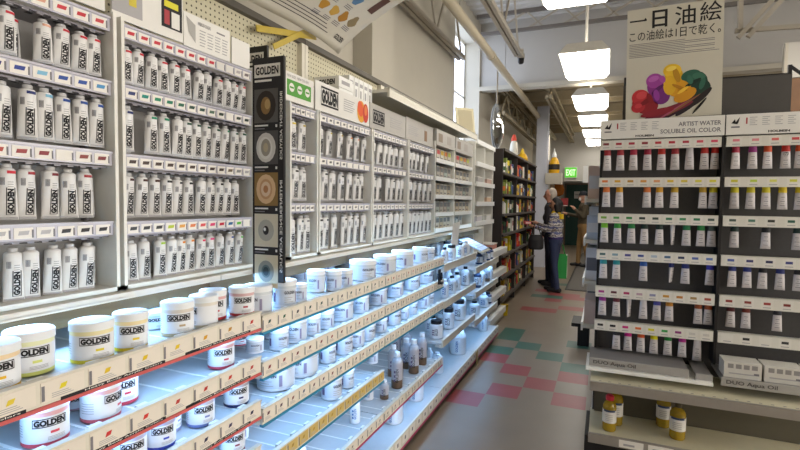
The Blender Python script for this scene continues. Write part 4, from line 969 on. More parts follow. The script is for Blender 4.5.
t = thing('tape_strip', 'crossed yellow tape strips on the rail below the curled poster', 'tape', (0, 0, 0))
a, b = on_x(270, 35, -1.50), on_x(311, 38, -1.50)
YT = M('yellow_tape', 'b8a032', .5)
MB().bar((-1.5, a[1]-.1, a[2]), (-1.5, b[1]+.05, b[2]+.02), .004, .03, YT).build('strip', t)
MB().bar((-1.495, a[1]+.02, a[2]-.05), (-1.495, b[1], b[2]+.05), .004, .028, YT).build('strip', t)
# ------------------------------------------------------------------ end display on the right
YS = 2.85; EX0 = -.032; EXM = .53; EX1 = 1.12
E_ = thing('end_display', 'grey-backed end display of small oil colour tubes under white header', 'display stand', (0, 0, 0))
MB().box(EX0, EX1, YS+.1, YS+.13, .05, 1.9, ENDBACK).build('back_panel', E_)
for x0, x1, m_ in ((EXM-.005, EXM+.006, BLACKM), (EX0, EX0+.012, BLACKM), (EX1-.012, EX1, BLACKM)):
    MB().box(x0, x1, YS+.06 if x0 < 0 or x0 > 1 else YS-.005, YS+.1, .65, 1.89, m_).build('post', E_)
def edisp(x0, x1, z0, z1, y=YS-.004): return MB().box(x0, x1, y-.006, y+.004, z0, z1, STRIPW)
zst = [(1.788, 1.738), (1.590, 1.541), (1.400, 1.348), (1.205, 1.151), (1.006, .948), (.821, .766)]
SWC = [
 [['7a3038', 'a8303e', 'b0384a', '8a2a38', 'b83a44', 'b83040', 'b03a4a', 'd8596a', 'd8506a'], ['d87a86', 'd88a92', 'd8706a', 'c84a4e', 'b83a40']],
 [['d8783a', 'd8a83a', 'b88a3a', 'd89a4a', 'd89a6a', 'd8b83a', 'd8c24a', 'd8ce4a', 'd8d03a'], ['c8c23a', 'b8d04a', 'd8d86a', 'd0d04a', 'c8c04a']],
 [['7aa84a', '5aa05a', '3a8a4a', '2a3a34', '3a4a44', '3a7a5a', '3a8a5a', '2f7a55', '4a5a54'], ['4a5a50', '4a7a66', '3a3a34', '2a5a4a', '2a4a3a']],
 [['4a6a6a', '7a9aa8', '4a4a8a', '4a5a9a', 'a8b8c8', '4a6a8a', '2f3a5a', '5a6aa8', '5a7ab8'], ['4a5a9a', '3a3a6a', '2f3050', '3a4080', '2a2a40']],
 [['a83a8a', '5a2a34', 'a83060', 'b89aa8', '8a8aa8', 'c8923a', 'b87a3a', 'a88a5a', 'a04a3a'], ['8a3028', '8a3a34', '9a3a34', '7a2a26', '5a2a24']],
 [['2a2a2c', '2c2c30', 'c8307a', 'd8703a', 'd8d02a', '3a9a4a', '8a3a7a', 'c9c6c0', 'c9c6c0'], [None, '2a2a2c', None, '2a2a2c', '2a2a2c']]]
for r, (z1, z0) in enumerate(zst):
    for s_, (a, b) in enumerate(((EX0-.002, EXM-.01), (EXM+.01, EX1))):
        s = edisp(a, b, z0, z1).box(a, b, YS-.012, YS+.015, z1-.003, z1, STRIPW).build('label_strip', E_)
        sw = SWC[r][s_]; n = 9
        for k, c in enumerate(sw):
            xc = (a+.03+k*.0617) if s_ == 0 else (a+.04+k*.078)
            g = MB().box(xc-.025, xc+.025, YS-.0104, YS-.0100, z0+.004, z1-.006, M('insert_paper', 'dedbd2', .6, noise=.02))
            if c: g.box(xc-.014, xc+.014, YS-.0112, YS-.0104, z0+.024, z0+.036, C_(c))
            g.box(xc-.016, xc+.016, YS-.0112, YS-.0104, z0+.009, z0+.013, INKL)
            g.build('colour_chip', s)
for (a, b, full) in ((EX0-.002, EXM, True), (EXM+.006, EX1, False)):
    hd = MB().box(a, b, YS-.012, YS+.01, 1.795, 1.893, SIGNW).build('header_sign', E_)
    g = MB(); fy = YS-.0126
    f_ = lambda u, v: (u, fy, v)
    for pts in (((.02, .055), (.035, .075), (.038, .06), (.055, .085), (.05, .06), (.045, .05)),):
        g.add([f_(a+u, 1.795+v) for u, v in pts], [tuple(range(len(pts)))], INK)
    g.box(a+.02, a+.055, fy-.0004, fy, 1.828, 1.835, INKG)
    for c in range(4): 
        for l in range(5): g.box(a+.095+c*.05, a+.125+c*.05-(l % 2)*.008, fy-.0004, fy, 1.838+l*.009, 1.841+l*.009, INKL)
    g.box(a+.08, a+.086, fy-.0004, fy, 1.845, 1.875, C_('a8383f'))
    g.text('HOLBEIN', .085, .011, lambda u, v: (a+.17+u, fy, 1.801+v), INK, .04)
    if full:
        g.text('ARTIST WATER', .185, .022, lambda u, v: (b-.20+u, fy, 1.847+v), INKG, .02)
        g.text('SOLUBLE OIL COLOR', .265, .022, lambda u, v: (b-.28+u, fy, 1.813+v), INKG, .02)
    g.build('lettering', hd)
# trays
for (a, b, z) in ((EX0-.02, .40, .645), (.43, .5, .632), (.535, 1.13, .63)):
    tr = MB().box(a, b, 2.705, YS+.09, z-.012, z, M('tray_grey', '7d7a78', .35)).box(a, b, 2.70, 2.712, z-.035, z+.004, M('tray_face', 'a3a09b', .4)).build('tray', E_)
    if b-a > .3: MB().text('DUO Aqua Oil', .2, .024, lambda u, v: (a+.02+u, 2.6985, z-.028+v), M('ink_mid', '55524f', .6, noise=0), .02).build('lettering', tr)
MB().box(EX0-.035, .5, 2.68, 2.94, .59, .607, W_plain).build('tray_edge', E_)
SHM = M('end_shelf_cream', 'cdc6ab', .5)
MB().box(EX0-.01, EX1, 2.62, 2.975, .535, .555, SHM).build('shelf_board', E_)
MB().box(EX0-.01, EX1, 2.605, 2.622, .512, .557, METALG).build('shelf_lip', E_)
pf = MB()
for k in range(24): pf.box(EX0+.03+k*.045, EX0+.042+k*.045, 2.64, 2.646, .5549, .5554, INKG)
pf.build('perforation', E_)
MB().box(EX0-.01, EX1, 2.64, 2.975, .26, .28, SHM).build('base_board', E_)
bl = MB().box(EX0-.012, EX1, 2.625, 2.642, .235, .282, METALG).build('base_lip', E_)
for k in range(5): MB().box(.10+k*.13, .10+k*.13+.11, 2.6238, 2.625, .24, .277, TAGW).box(.12+k*.13, .12+k*.13+.05, 2.6232, 2.6238, .25, .26, INKL).build('price_tag', bl)
MB().box(EX0-.03, EX1, 2.65, 2.975, .005, .258, BLACKM).build('kick_plate', E_)
bk = MB()
for k in range(8): bk.box(EX0+.02+k*.03, EX0+.035+k*.03, 2.938, 2.9498, .50, .507, BLACKM)
MB().box(EX0+.01, EX1-.01, 2.93, 2.949, .281, .53, M('lower_back', '5c5749', .6)).build('lower_back_panel', E_)
# small oil tubes
def oil_tube(L, wt, wb, col, frac, num=False):
    k = ('ot', round(L, 3), wt, wb, col, frac, num)
    if k in CACHE: return CACHE[k]
    secs, sec, front = tube_geo(L, wt, wb, .8)
    LABW = M('oil_tube_label', 'd4cfd0', .4, noise=.05, scale=80)
    n = 16; m = MB(); zz = [0, .05*L, .055*L, .25*L, .5*L, .8*L, .94*L]
    vs = []
    for z, a, b in secs: vs += [(b*math.cos(2*PI*i/n), a*math.sin(2*PI*i/n), z) for i in range(n)]
    for z, s_ in ((.97*L, .75), (.98*L, .4)): vs += [(secs[-1][2]*s_*math.cos(2*PI*i/n), secs[-1][1]*s_*math.sin(2*PI*i/n), z) for i in range(n)]
    ns = len(secs)+2
    m.add(vs, [(r*n+i, r*n+(i+1) % n, (r+1)*n+(i+1) % n, (r+1)*n+i) for r in range(ns-1) for i in range(n)]+[tuple(range(n))[::-1]], LABW, True)
    for q in range(5):
        z = L*(.14+q*.08); w = wt*(.32, .2, .3, .15, .26)[q]; m.quad([front(-w, z), front(w*.9, z), front(w*.9, z+L*.022), front(-w, z+L*.022)], INKL if q % 2 else INKG)
    if num: m.text('173', wt*.6, L*.12, lambda u, v: front(-wt*.3+u, L*.5+v), INK, .03)
    m.quad([front(-wb*.45, L*.052, .0006), front(wb*.45, L*.052, .0006), front(wb*.45, L*.06, .0006), front(-wb*.45, L*.06, .0006)], INKL)
    body = m.mesh('body')
    sl = None
    if col:
        b = MB(); z0 = L*(1-frac); z1 = L*.945
        zs_ = [z0, (z0+z1)/2, z1]; vs = []
        for z in zs_:
            a, d = sec(z); vs += [((d+.0008)*math.cos(2*PI*i/n), (a+.0008)*math.sin(2*PI*i/n), z) for i in range(n)]
        b.add(vs, [(r*n+i, r*n+(i+1) % n, (r+1)*n+(i+1) % n, (r+1)*n+i) for r in range(2) for i in range(n)], C_(col), True)
        sl = b.mesh('colour_sleeve')
    cap = MB().lathe([(wt*.22, .98*L), (wt*.2, 1.1*L)], W_plain, 12).mesh('cap')
    CACHE[k] = (body, sl, cap); return CACHE[k]
ON = {'a82a34': 'red', 'b02a48': 'crimson', 'c83028': 'vermilion', 'a03a88': 'magenta', 'd8582a': 'red-orange', 'e07a3a': 'orange', 'e8a82a': 'amber', 'e0c41a': 'yellow', 'd8cc2a': 'lemon', 'c8a02a': 'deep yellow', '7ac02a': 'lime green', '3aa03a': 'leaf green', '2a8a44': 'green', '12302a': 'dark green', '1a7a44': 'emerald', '4a5a55': 'grey green',
      '2a98a0': 'turquoise', '2a5aa8': 'blue', '24307a': 'dark blue', '3a3ab8': 'ultramarine', '14141c': 'black', 'a03a9a': 'violet', '6a2a38': 'wine', '4a4aa0': 'blue violet', 'c8862a': 'ochre', 'a0522a': 'brown', 'b0562a': 'sienna', '7a3028': 'red brown', '2a2a34': 'dark grey', 'd82a90': 'hot pink', 'e8602a': 'bright orange', 'e8e01a': 'bright yellow', '1a8a3a': 'bright green', 'c83a98': 'bright violet', 'c8c6c2': 'white', '5a2028': 'dark wine', None: 'no'}
ER = [
 [[(607, 'a82a34'), (620, 'a82a34'), (633, 'b02a48'), (647, 'b02a48'), (661, 'c83028'), (674.5, 'a82a34'), (689, 'c8c6c2'), (704, 'c83028'), (718, 'c83028')], [(735, 'b02a48'), (752, 'a03a88'), (767, 'd8582a'), (785, 'c83028'), (799, 'd8582a')]],
 [[(606, 'e07a3a'), (619, 'e8a82a'), (646.5, 'e07a3a'), (659, 'e8a82a'), (674, 'c8a02a'), (702.5, 'c8a02a'), (718, 'd8cc2a')], [(734, 'd8cc2a'), (750, 'd8cc2a'), (765.5, 'd8cc2a'), (782, 'e0c41a'), (799, 'e0c41a')]],
 [[(604, '7ac02a'), (617, '3aa03a'), (631, '2a8a44'), (644, '12302a'), (659, '12302a'), (673, 'c8c6c2'), (686, '1a7a44'), (700.5, '2a8a44'), (716, '4a5a55')], [(734, '12302a'), (765.5, '14141c'), (797, '12302a')]],
 [[(603, '2a98a0'), (616, '2a98a0'), (643, '2a5aa8'), (671, '24307a'), (685, '24307a'), (714, '3a3ab8')], [(732, '24307a'), (747, '24307a'), (762.5, '14141c'), (780, '24307a'), (798, '14141c')]],
 [[(602, 'a03a9a'), (616, '6a2a38'), (629, 'c8c6c2'), (643, 'c8c6c2'), (656.5, '4a4aa0'), (669, 'c8862a'), (698, 'a0522a'), (713, 'b0562a')], [(730.5, '5a2028'), (746, '7a3028'), (777.5, '2a2a34')]],
 [[(616, '2a2a34'), (627.5, 'd82a90'), (640.5, 'e8602a'), (653.5, 'e8e01a'), (667.5, '1a8a3a'), (682, 'c83a98'), (697, 'c8c6c2')], []]]
rown = ['top', 'second', 'third', 'fourth', 'fifth', 'bottom']
for r in range(6):
    z0 = zst[r][1]; znext = zst[r+1][0] if r < 5 else .63
    for s_ in (0, 1):
        for i, (px, col) in enumerate(ER[r][s_]):
            yt = YS+.03
            x = on_y(px, 170+36*r, yt)[0]
            if s_ == 0: x = min(x, .501)
            else: x = max(x, .568)
            L = .125; wt = .031; wb = .042
            narrow = (r, s_, i) in ((2, 0, 5), (3, 0, 3), (4, 0, 2))
            if px == 697: L = .135
            yaw = -PI/2+(1.1 if narrow else random.uniform(-.2, .2))
            if narrow: yt += .018
            body, sl, cap = oil_tube(L, wt, wb, col if col != 'c8c6c2' else None, .36, (r, s_, i) == (0, 1, 3))
            lab = 'oil tube, %s top, %s from left, %s row, %s section of end display' % (ON[col] if col != 'c8c6c2' else 'all-white', ordn(i), rown[r], 'left' if s_ == 0 else 'right')
            zbot = z0-L+.018
            t = thing('oil_tube', lab, 'paint tube', (x, yt, zbot), (0, random.uniform(-.03, .03), yaw), 'oil colour tubes on the end display')
            put('body', body, t); put('cap', cap, t)
            if sl: put('colour_sleeve', sl, t)
# boxes on right tray
for k in range(3):
    x0 = .55+k*.16
    t = thing('paint_set_box', '%s of the small white paint set boxes on the end display tray' % ['leftmost', 'middle', 'rightmost'][k], 'box', (x0, 2.73, .631), None, 'paint set boxes on the tray')
    MB().box(0, .15, 0, .11, 0, .075, M('set_box', 'cfccc4' if k < 2 else 'c9bfae', .5)).build('carton', t)
    m = MB()
    for q in range(4): m.box(.015+q*.032, .038+q*.032, -.0008, 0, .045, .066, M('set_print', '908c8a', .5))
    m.box(.02, .12, -.0008, 0, .018, .024, INKL); m.box(.12, .14, -.0008, 0, .02, .03, INKG); m.build('print', t)
# bottles on base board
OIL = M('oil_yellow', 'c8a830', .08, trans=.45, noise=0, ior=1.45); GLS = M('bottle_glass', 'e8e6d0', .04, trans=.95, noise=0)
def oil_bottle(x, y, r, h, lab, redcap):
    t = thing('oil_bottle', lab, 'bottle', (x, y, .281), (0, 0, math.atan2(-y, -x)), 'oil bottles on the base board')
    MB().lathe([(r*.9, 0), (r, .006), (r, h*.7), (r*.8, h*.78), (r*.36, h*.84), (r*.34, h*.88)], OIL, 20).build('body', t)
    l = MB().lathe([(r*1.02, h*.25), (r*1.02, h*.6)], SIGNW, 20, cap0=False, cap1=False)
    f_ = lambda u, v: (r*1.03*math.cos(u/r), r*1.03*math.sin(u/r), v)
    cpatch(l, f_, -r*.9, r*.9, h*.56, h*.62, NAVY, 8)
    for q in range(4): cpatch(l, f_, -r*.6, r*.5, h*(.32+q*.05), h*(.334+q*.05), INKL)
    l.build('label', t)
    MB().lathe([(r*.45 if not redcap else r*.6, h*.86), (r*.45 if not redcap else r*.62, h*.97), (r*.4, h)], C_('c8283a') if redcap else M('cap_dark', '4a4028', .4), 16).build('cap', t)
for x, y, r, h, lab, rc in ((.054, 2.71, .033, .185, 'red-capped oil bottle at the left end of the base board, front one', True), (.088, 2.80, .033, .2, 'red-capped oil bottle behind the front red-capped one', True), (.318, 2.877, .034, .19, 'yellow oil bottle standing behind, right of the red-capped pair', False), (.369, 2.756, .036, .185, 'yellow oil bottle in front with white label', False)):
    oil_bottle(x, y, r, h, lab, rc)
# poster
t = thing('hanging_poster', 'white poster with black Japanese lettering and colourful paint dollops', 'poster', (.088, 2.9, 1.90), (0, math.radians(-.8), 0))
pw, ph = .437, .575
MB().box(0, pw, 0, .004, 0, ph, M('poster_white', 'c9c4b4', .5, noise=.02)).build('sheet', t)
m = MB(); fy = -.0008
def ptext(s, u0, v0, w, h, bold=.012): m.text(s, w, h, lambda u, v: (u0+u, fy, v0+v), INK, bold)
m.box(.012, .092, fy-.0002, 0, .510, .518, INK); m.add([(.08, fy-.0002, .518), (.092, fy-.0002, .518), (.086, fy-.0002, .527)], [(0, 1, 2)], INK)
ptext('日', .118, .468, .07, .09, .02); ptext('油', .222, .468, .092, .096, .008); ptext('絵', .333, .470, .094, .098, .004)
ptext('この油絵は1日で乾く。', .012, .408, .413, .052, .004)
for q in range(9): m.box(.012, (.27, .40, .40)[q % 3] if q < 8 else .42, fy-.0002, 0, .392-q*.0085, .3945-q*.0085, INKG)
m.build('lettering', t)
def dollop(name_c, lobes, lab):
    mm = MB()
    for q, (u, v, a, b, rt, c) in enumerate(lobes):
        n = 20
        mm.add([(u+a*math.cos(s)*math.cos(rt)-b*math.sin(s)*math.sin(rt), -.001-.0004*q-.0002, v+a*math.cos(s)*math.sin(rt)+b*math.sin(s)*math.cos(rt)) for s in [2*PI*i/n for i in range(n)]], [tuple(range(n))[::-1]], C_(c))
    o = mm.build('paint_dollop', t); o['label'] = lab
dollop('k', [(.25, .05, .13, .022, .55, '3a1c2a'), (.31, .07, .10, .018, .7, '1f1620'), (.20, .035, .12, .02, .35, '7a2438'), (.24, .045, .10, .006, .55, 'a8506a'), (.35, .095, .06, .014, .8, '241a1c'), (.27, .06, .09, .005, .6, '8a5a3a'), (.34, .05, .05, .006, .9, '15181a'), (.15, .03, .08, .018, .2, '8c2030')], 'dark brush strokes under the dollops')
dollop('r', [(.085, .085, .055, .05, 0, 'a3252c'), (.07, .115, .042, .04, 0, 'bf3038'), (.105, .06, .05, .034, .2, '8f1f2a'), (.06, .065, .034, .03, .5, 'b02a34'), (.075, .125, .026, .02, .3, 'd0474c'), (.095, .09, .03, .012, .6, '7d1822'), (.06, .07, .018, .012, .2, 'c73c44'), (.115, .105, .012, .03, .4, '8a1c26')], 'red paint dollop at lower left of the poster')
dollop('p', [(.15, .165, .05, .055, 0, '8a2f86'), (.135, .195, .04, .038, 0, 'a0429a'), (.165, .115, .042, .045, .3, '742a78'), (.13, .205, .026, .015, .3, 'b960b4'), (.15, .15, .035, .01, .7, '5c1c62'), (.145, .12, .014, .03, .2, '94389a'), (.17, .2, .014, .02, .4, 'ad52a8')], 'purple paint dollop')
dollop('y', [(.225, .205, .042, .06, .2, 'd8a81e'), (.215, .24, .042, .034, 0, 'e8bc2e'), (.245, .145, .06, .045, -.3, 'd89a1e'), (.205, .165, .03, .05, 0, 'e0ae28'), (.275, .11, .055, .03, .5, 'd0901c'), (.235, .215, .014, .04, .3, 'b8861a'), (.21, .25, .024, .012, .2, 'f2d25a'), (.25, .15, .04, .008, -.5, 'b57a14'), (.265, .135, .03, .008, .6, 'efc23a')], 'yellow paint dollop at the centre')
dollop('g', [(.318, .175, .056, .052, 0, '1e4a3c'), (.3, .205, .045, .03, .2, '2c5e4c'), (.343, .14, .045, .045, .2, '17392f'), (.335, .2, .03, .018, -.2, '3a6e5a'), (.31, .17, .04, .009, .5, '122e26'), (.35, .16, .012, .03, -.3, '2f6350'), (.295, .185, .014, .024, .3, '356a56')], 'dark green paint dollop at right')
# dark board and rods behind the poster
t = thing('overhead_board', 'dark grey board on rods behind the poster on top of the right gondola', 'board', (0, 0, 0))
MB().box(.075, .83, 2.985, 3.0, 1.91, 2.10, M('board_dark', '4a4744', .6)).build('panel', t)
for x in (.085, .825): MB().box(x-.008, x+.008, 3.001, 3.016, .002, 2.15, BLACKM).bar((x, 3.008, 2.145), (x+.05, 3.008, 2.10), .012, .012, BLACKM).build('rod', t)
MB().box(.09, .82, 2.987, 2.999, 2.102, 2.108, BLACKM).build('top_bar', t)
x0 = on_y(786, 90, 6.5); x1 = on_y(840, 90, 6.5)
t = thing('wood_panel', 'brown wooden panel of a tall fixture at the right edge', 'panel', (x0[0], 6.5, 0))
MB().box(0, 1.2, 0, .05, .02, x0[2]+.12, M('wood_brown', '6b4a2c', .5, noise=.2, scale=6)).build('panel', t)
MB().box(-.03, 0, -.01, .06, .02, x0[2]+.5, WALLB).build('side_post', t); MB().box(0, 1.2, 0, .05, x0[2]+.13, x0[2]+.5, WALLW).build('upper_panel', t)
# right gondola behind the end display
t = thing('shelf_unit', 'right-hand gondola running away behind the oil colour end display', 'shelf unit', (0, 0, 0))
MB().box(.30, .34, 3.05, 6.6, .05, 1.88, W_cream).build('back_panel', t)
MB().box(.02, .6, 3.03, 6.6, .005, .1, BLACKM).build('kick_plate', t)
for z in (.12, .42, .72, .98, 1.22, 1.46):
    MB().box(-.10 if z > .5 else -.03, .30, 3.04, 6.6, z, z+.02, W_cream).box(-.11 if z > .5 else -.04, -.10 if z > .5 else -.03, 3.04, 6.6, z-.015, z+.035, W_plain).build('shelf', t)
SP = [('d8d8dc', 'white'), ('c8ccd4', 'pale grey'), ('b8c4d6', 'pale blue'), ('d8d0c0', 'cream'), ('d0bcb4', 'pinkish'), ('6a6a72', 'grey')]
for k, z in enumerate((.14, .44, .74, 1.0, 1.24, 1.48)):
    for i in range(9):
        y = 3.2+i*.37; c, nm = SP[(i*5+k*2) % 6]
        hh = .14+.05*((i+k) % 2)
        o = thing('hanging_packet', '%s packet, %s from front on the %s shelf of the right gondola' % (nm, ordn(i), ['bottom', 'second', 'third', 'fourth', 'fifth', 'top'][k]), 'packet', (-.06 if k > 1 else .01, y, z+.001), None, 'packets along the right gondola')
        MB().box(-.035, .08, -.13, .13, 0, hh, C_(c)).build('pack', o)
        MB().box(-.0362, -.035, -.09, .09, hh*.3, hh*.7, C_(SP[(i+k) % 6][0])).box(-.03, .07, -.1315, -.13, hh*.3, hh*.7, C_(SP[(i+k+2) % 6][0])).build('print', o)
a = on_y(585, 328, 4.1)
t = thing('dark_bin', 'black bin standing out at floor level beside the end display', 'bin', (-.22, 5.25, .001))
MB().box(-.0, .11, 0, .3, 0, .2, BLACKM).build('body', t); MB().box(-.06, .12, -.03, .33, .2, .235, BLACKM).build('rim', t)
a = on_y(592, 172, 5.0)
t = thing('aisle_flag', 'small white shelf flag sticking out above the right gondola', 'flag', (a[0], 5.0, a[2]))
MB().box(-.08, .1, 0, .004, -.1, .06, SIGNW).build('flag', t); MB().cyl((.1, .002, 0), (.4, .002, 0), .006, METALG, 8).build('arm', t)
# ------------------------------------------------------------------ people
def capsule(m, p0, p1, r0, r1, n=14):
    p0 = Vector(p0); p1 = Vector(p1); d = p1-p0; L = max(d.length, 1e-5); d = d/L
    a = d.orthogonal().normalized(); b = d.cross(a); rings = []
    for k in range(5): th = -PI/2+k*PI/8*(.98); rings.append((p0+d*r0*math.sin(th), max(r0*math.cos(th), .0005)))
    rings.append((p0, r0)); rings.append((p1, r1))
    for k in range(1, 5): th = k*PI/8*.98; rings.append((p1+d*r1*math.sin(th), max(r1*math.cos(th), .0005)))
    vs = []
    for c, r in rings: vs += [c+(a*math.cos(2*PI*i/n)+b*math.sin(2*PI*i/n))*r for i in range(n)]
    nr = len(rings)
    fs = [(q*n+i, q*n+(i+1) % n, (q+1)*n+(i+1) % n, (q+1)*n+i) for q in range(nr-1) for i in range(n)]+[tuple(range(n))[::-1], tuple((nr-1)*n+i for i in range(n))]
    m.add(vs, fs, W_plain, True)
def person(loc, rotz, s, seg, lab, mats, voxel=.011):
    """seg: list of (p0, p1, r0, r1, region) for a figure facing -X; mats: region -> material"""
    m = MB()
    for p0, p1, r0, r1, reg in seg: capsule(m, p0, p1, r0, r1)
    tmp = put('tmp', m.mesh('tmp')); md = tmp.modifiers.new('r', 'REMESH'); md.mode = 'VOXEL'; md.voxel_size = voxel; md.use_smooth_shade = True
    sm_ = tmp.modifiers.new('s', 'SMOOTH'); sm_.factor = .5; sm_.iterations = 3
    dg = bpy.context.evaluated_depsgraph_get(); me = bpy.data.meshes.new_from_object(tmp.evaluated_get(dg)); me.name = 'body'
    bpy.data.objects.remove(tmp)
    regs = list(mats); me.materials.clear()
    for r in regs: me.materials.append(mats[r])
    S = [(Vector(a), Vector(b), r0, r1, regs.index(g)) for a, b, r0, r1, g in seg]
    for p in me.polygons:
        c = p.center; best = 9; bi = 0
        for a, b, r0, r1, g in S:
            ab = b-a; tt = max(0, min(1, (c-a).dot(ab)/max(ab.length_squared, 1e-9))); d = (c-a-ab*tt).length-(r0+(r1-r0)*tt)
            if d < best: best = d; bi = g
        p.material_index = bi; p.use_smooth = True
    t = thing('person', lab, 'person', loc, (0, 0, rotz)); t.scale = (s, s, s)
    put('body', me, t)
    return t
SKIN = M('skin', 'b98a72', .6, noise=.03); SKINP = M('skin_pink', 'c08a78', .6, noise=.03)
def fig(upper, lower, shoe, ua_l, ua_r, stance=.1, sk='skin', belly=.0):
    """standing figure 1.70 m tall facing -X; ua_*: (elbow, wrist) of the arm on -Y / +Y"""
    g = []
    for sgn, st in ((-1, stance), (1, -stance)):
        hip = (0, sgn*.085, .9); kn = (-.01+st*.5, sgn*.09, .49); an = (.02+st, sgn*.095, .09)
        g += [(hip, kn, .088, .062, lower), (kn, an, .06, .047, lower), ((an[0]+.04, an[1], .045), (an[0]-.15, an[1], .035), .045, .036, shoe)]
    g += [((0, -.06, .93), (0, .06, .93), .115, .115, lower), ((0, -.05, 1.02), (0, .05, 1.02), .115+belly, .115+belly, upper), ((0, -.07, 1.2), (0, .07, 1.2), .118, .118, upper), ((0, -.12, 1.36), (0, .12, 1.36), .085, .085, upper), ((0, 0, 1.0), (0, 0, 1.38), .12, .1, upper)]
    g += [((0, 0, 1.4), (-.02, 0, 1.50), .055, .05, sk), ((-.015, 0, 1.56), (-.02, 0, 1.62), .078, .085, sk), ((-.045, 0, 1.535), (-.05, 0, 1.56), .05, .06, sk)]
    g += [((-.105, 0, 1.59), (-.122, 0, 1.565), .012, .016, sk), ((0, -.084, 1.58), (0, -.09, 1.6), .012, .015, sk), ((0, .084, 1.58), (0, .09, 1.6), .012, .015, sk)]
    for sgn, (el, wr) in ((-1, ua_l), (1, ua_r)):
        sh = (0, sgn*.17, 1.38)
        g += [(sh, el, .058, .046, upper), (el, wr, .045, .034, upper)]
        d = (Vector(wr)-Vector(el)).normalized(); w = Vector(wr)
        side = d.cross(Vector((0, 0, 1))); side = side.normalized() if side.length > .2 else Vector((1, 0, 0))
        pe = w+d*.085
        g.append((tuple(w+d*.02), tuple(pe), .03, .033, sk))
        for q, ln in enumerate((.06, .075, .07, .052)):
            base = pe+side*(.024-.016*q); mid = base+d*ln*.6; tip = mid+(d*.7+Vector((-.3, 0, -.35))).normalized()*ln*.5
            g += [(tuple(base), tuple(mid), .0095, .009, sk), (tuple(mid), tuple(tip), .009, .008, sk)]
        tb = w+d*.035+side*.026; g.append((tuple(tb), tuple(tb+(side*.6+d*.7).normalized()*.055), .012, .0095, sk))
    return g
def eyes(t, dz=0):
    for sgn in (-1, 1):
        MB().lathe([(.001, -.011), (.009, -.006), (.011, 0), (.009, .006), (.001, .011)], INK, 8, c=(-.092, sgn*.032, 1.605+dz)).build('eye', t)
    MB().lathe([(.001, -.006), (.022, 0), (.001, .006)], M('lip', '8f5a50', .6), 8, c=(-.09, 0, 1.53+dz)).build('mouth', t)
def knit_mat():
    m = M('patterned_knit', 'a8a29c', .9, noise=0)
    nt = m.node_tree; b = nt.nodes['Principled BSDF']; N = nt.nodes.new; L = nt.links.new
    tcn = N('ShaderNodeTexCoord'); w = N('ShaderNodeTexWave'); w.wave_type = 'BANDS'; w.bands_direction = 'Z'; w.inputs['Scale'].default_value = 3.2; w.inputs['Distortion'].default_value = 3; w.inputs['Detail'].default_value = 1; w.inputs['Detail Scale'].default_value = 6
    L(tcn.outputs['Object'], w.inputs['Vector']); r = N('ShaderNodeValToRGB'); L(w.outputs['Fac'], r.inputs[0])
    e = r.color_ramp.elements; r.color_ramp.interpolation = 'CONSTANT'
    e[0].color = (*hexc('55587a'), 1); e[1].position = .3; e[1].color = (*hexc('b5ada6'), 1)
    for p_, c in ((.5, '8a8a90'), (.62, 'c9c2ba'), (.85, '6a6468')):
        q = e.new(p_); q.color = (*hexc(c), 1)
    L(r.outputs[0], b.inputs['Base Color'])
    return m
def hair(t, mat, pts):
    m = MB()
    for a, b, r0, r1 in pts: capsule(m, a, b, r0, r1, 12)
    me = m.mesh('tmp'); tmp = put('tmp', me); md = tmp.modifiers.new('r', 'REMESH'); md.mode = 'VOXEL'; md.voxel_size = .012; md.use_smooth_shade = True
    dg = bpy.context.evaluated_depsgraph_get(); me2 = bpy.data.meshes.new_from_object(tmp.evaluated_get(dg)); bpy.data.objects.remove(tmp)
    me2.materials.clear(); me2.materials.append(mat); me2.name = 'hair'
    for p in me2.polygons: p.use_smooth = True; p.material_index = 0
    return put('hair', me2, t)
# woman
wp = on_y(554, 291, 8.35)
JEANS = M('denim', '2c3552', .85, noise=.15, scale=60); SHOEB = M('shoe_black', '17161a', .6)
seg = fig('knit', 'jeans', 'shoe', ((-.06, -.2, 1.12), (-.30, -.17, 1.17)), ((-.12, .2, 1.13), (-.36, .15, 1.22)), .06)
t = person((wp[0], wp[1], .0), math.radians(-12), .9, seg, 'person in patterned grey sweater and dark jeans reaching toward the shelves, dark hair', {'knit': knit_mat(), 'jeans': JEANS, 'shoe': SHOEB, 'skin': SKIN})
eyes(t)
hair(t, M('hair_black', '14110f', .6), [((.012, 0, 1.60), (0, 0, 1.64), .088, .088), ((.04, 0, 1.50), (.035, 0, 1.6), .07, .085), ((.03, -.05, 1.47), (.02, -.06, 1.58), .04, .045), ((.03, .05, 1.47), (.02, .06, 1.58), .04, .045)])
MB().lathe([(.075, 1.40), (.085, 1.43), (.07, 1.475), (.06, 1.47)], M('yellow_collar', 'd8b41e', .8), 18, cap0=False, cap1=False).box(.06, .118, -.07, .07, 1.33, 1.42, MATS['yellow_collar']).build('scarf', t)
MB().lathe([(.128, .965), (.132, .985), (.128, 1.0)], M('purple_hem', '35285a', .8), 20, cap0=False, cap1=False, sy=1.42).build('waistband', t)
MB().lathe([(.001, -.04), (.03, -.025), (.036, 0), (.03, .025), (.001, .04)], M('mask_black', '1c1c20', .7), 12, c=(-.082, 0, 1.545)).build('face_mask', t)
a = on_y(531, 225, 8.05)
o = thing('red_box', 'small red box held out by the person in the patterned sweater', 'box', (wp[0]-.41, 8.28, 1.10), (0, 0, .3)); MB().box(-.08, .02, -.05, .05, 0, .05, C_('b03038')).build('carton', o); MB().box(-.07, .01, -.051, -.05, .01, .04, C_('e0b8b4')).build('print', o)
o = thing('handbag', 'black handbag hanging beside the person in the patterned sweater', 'handbag', (wp[0]-.28, 8.12, .70), (0, 0, .3))
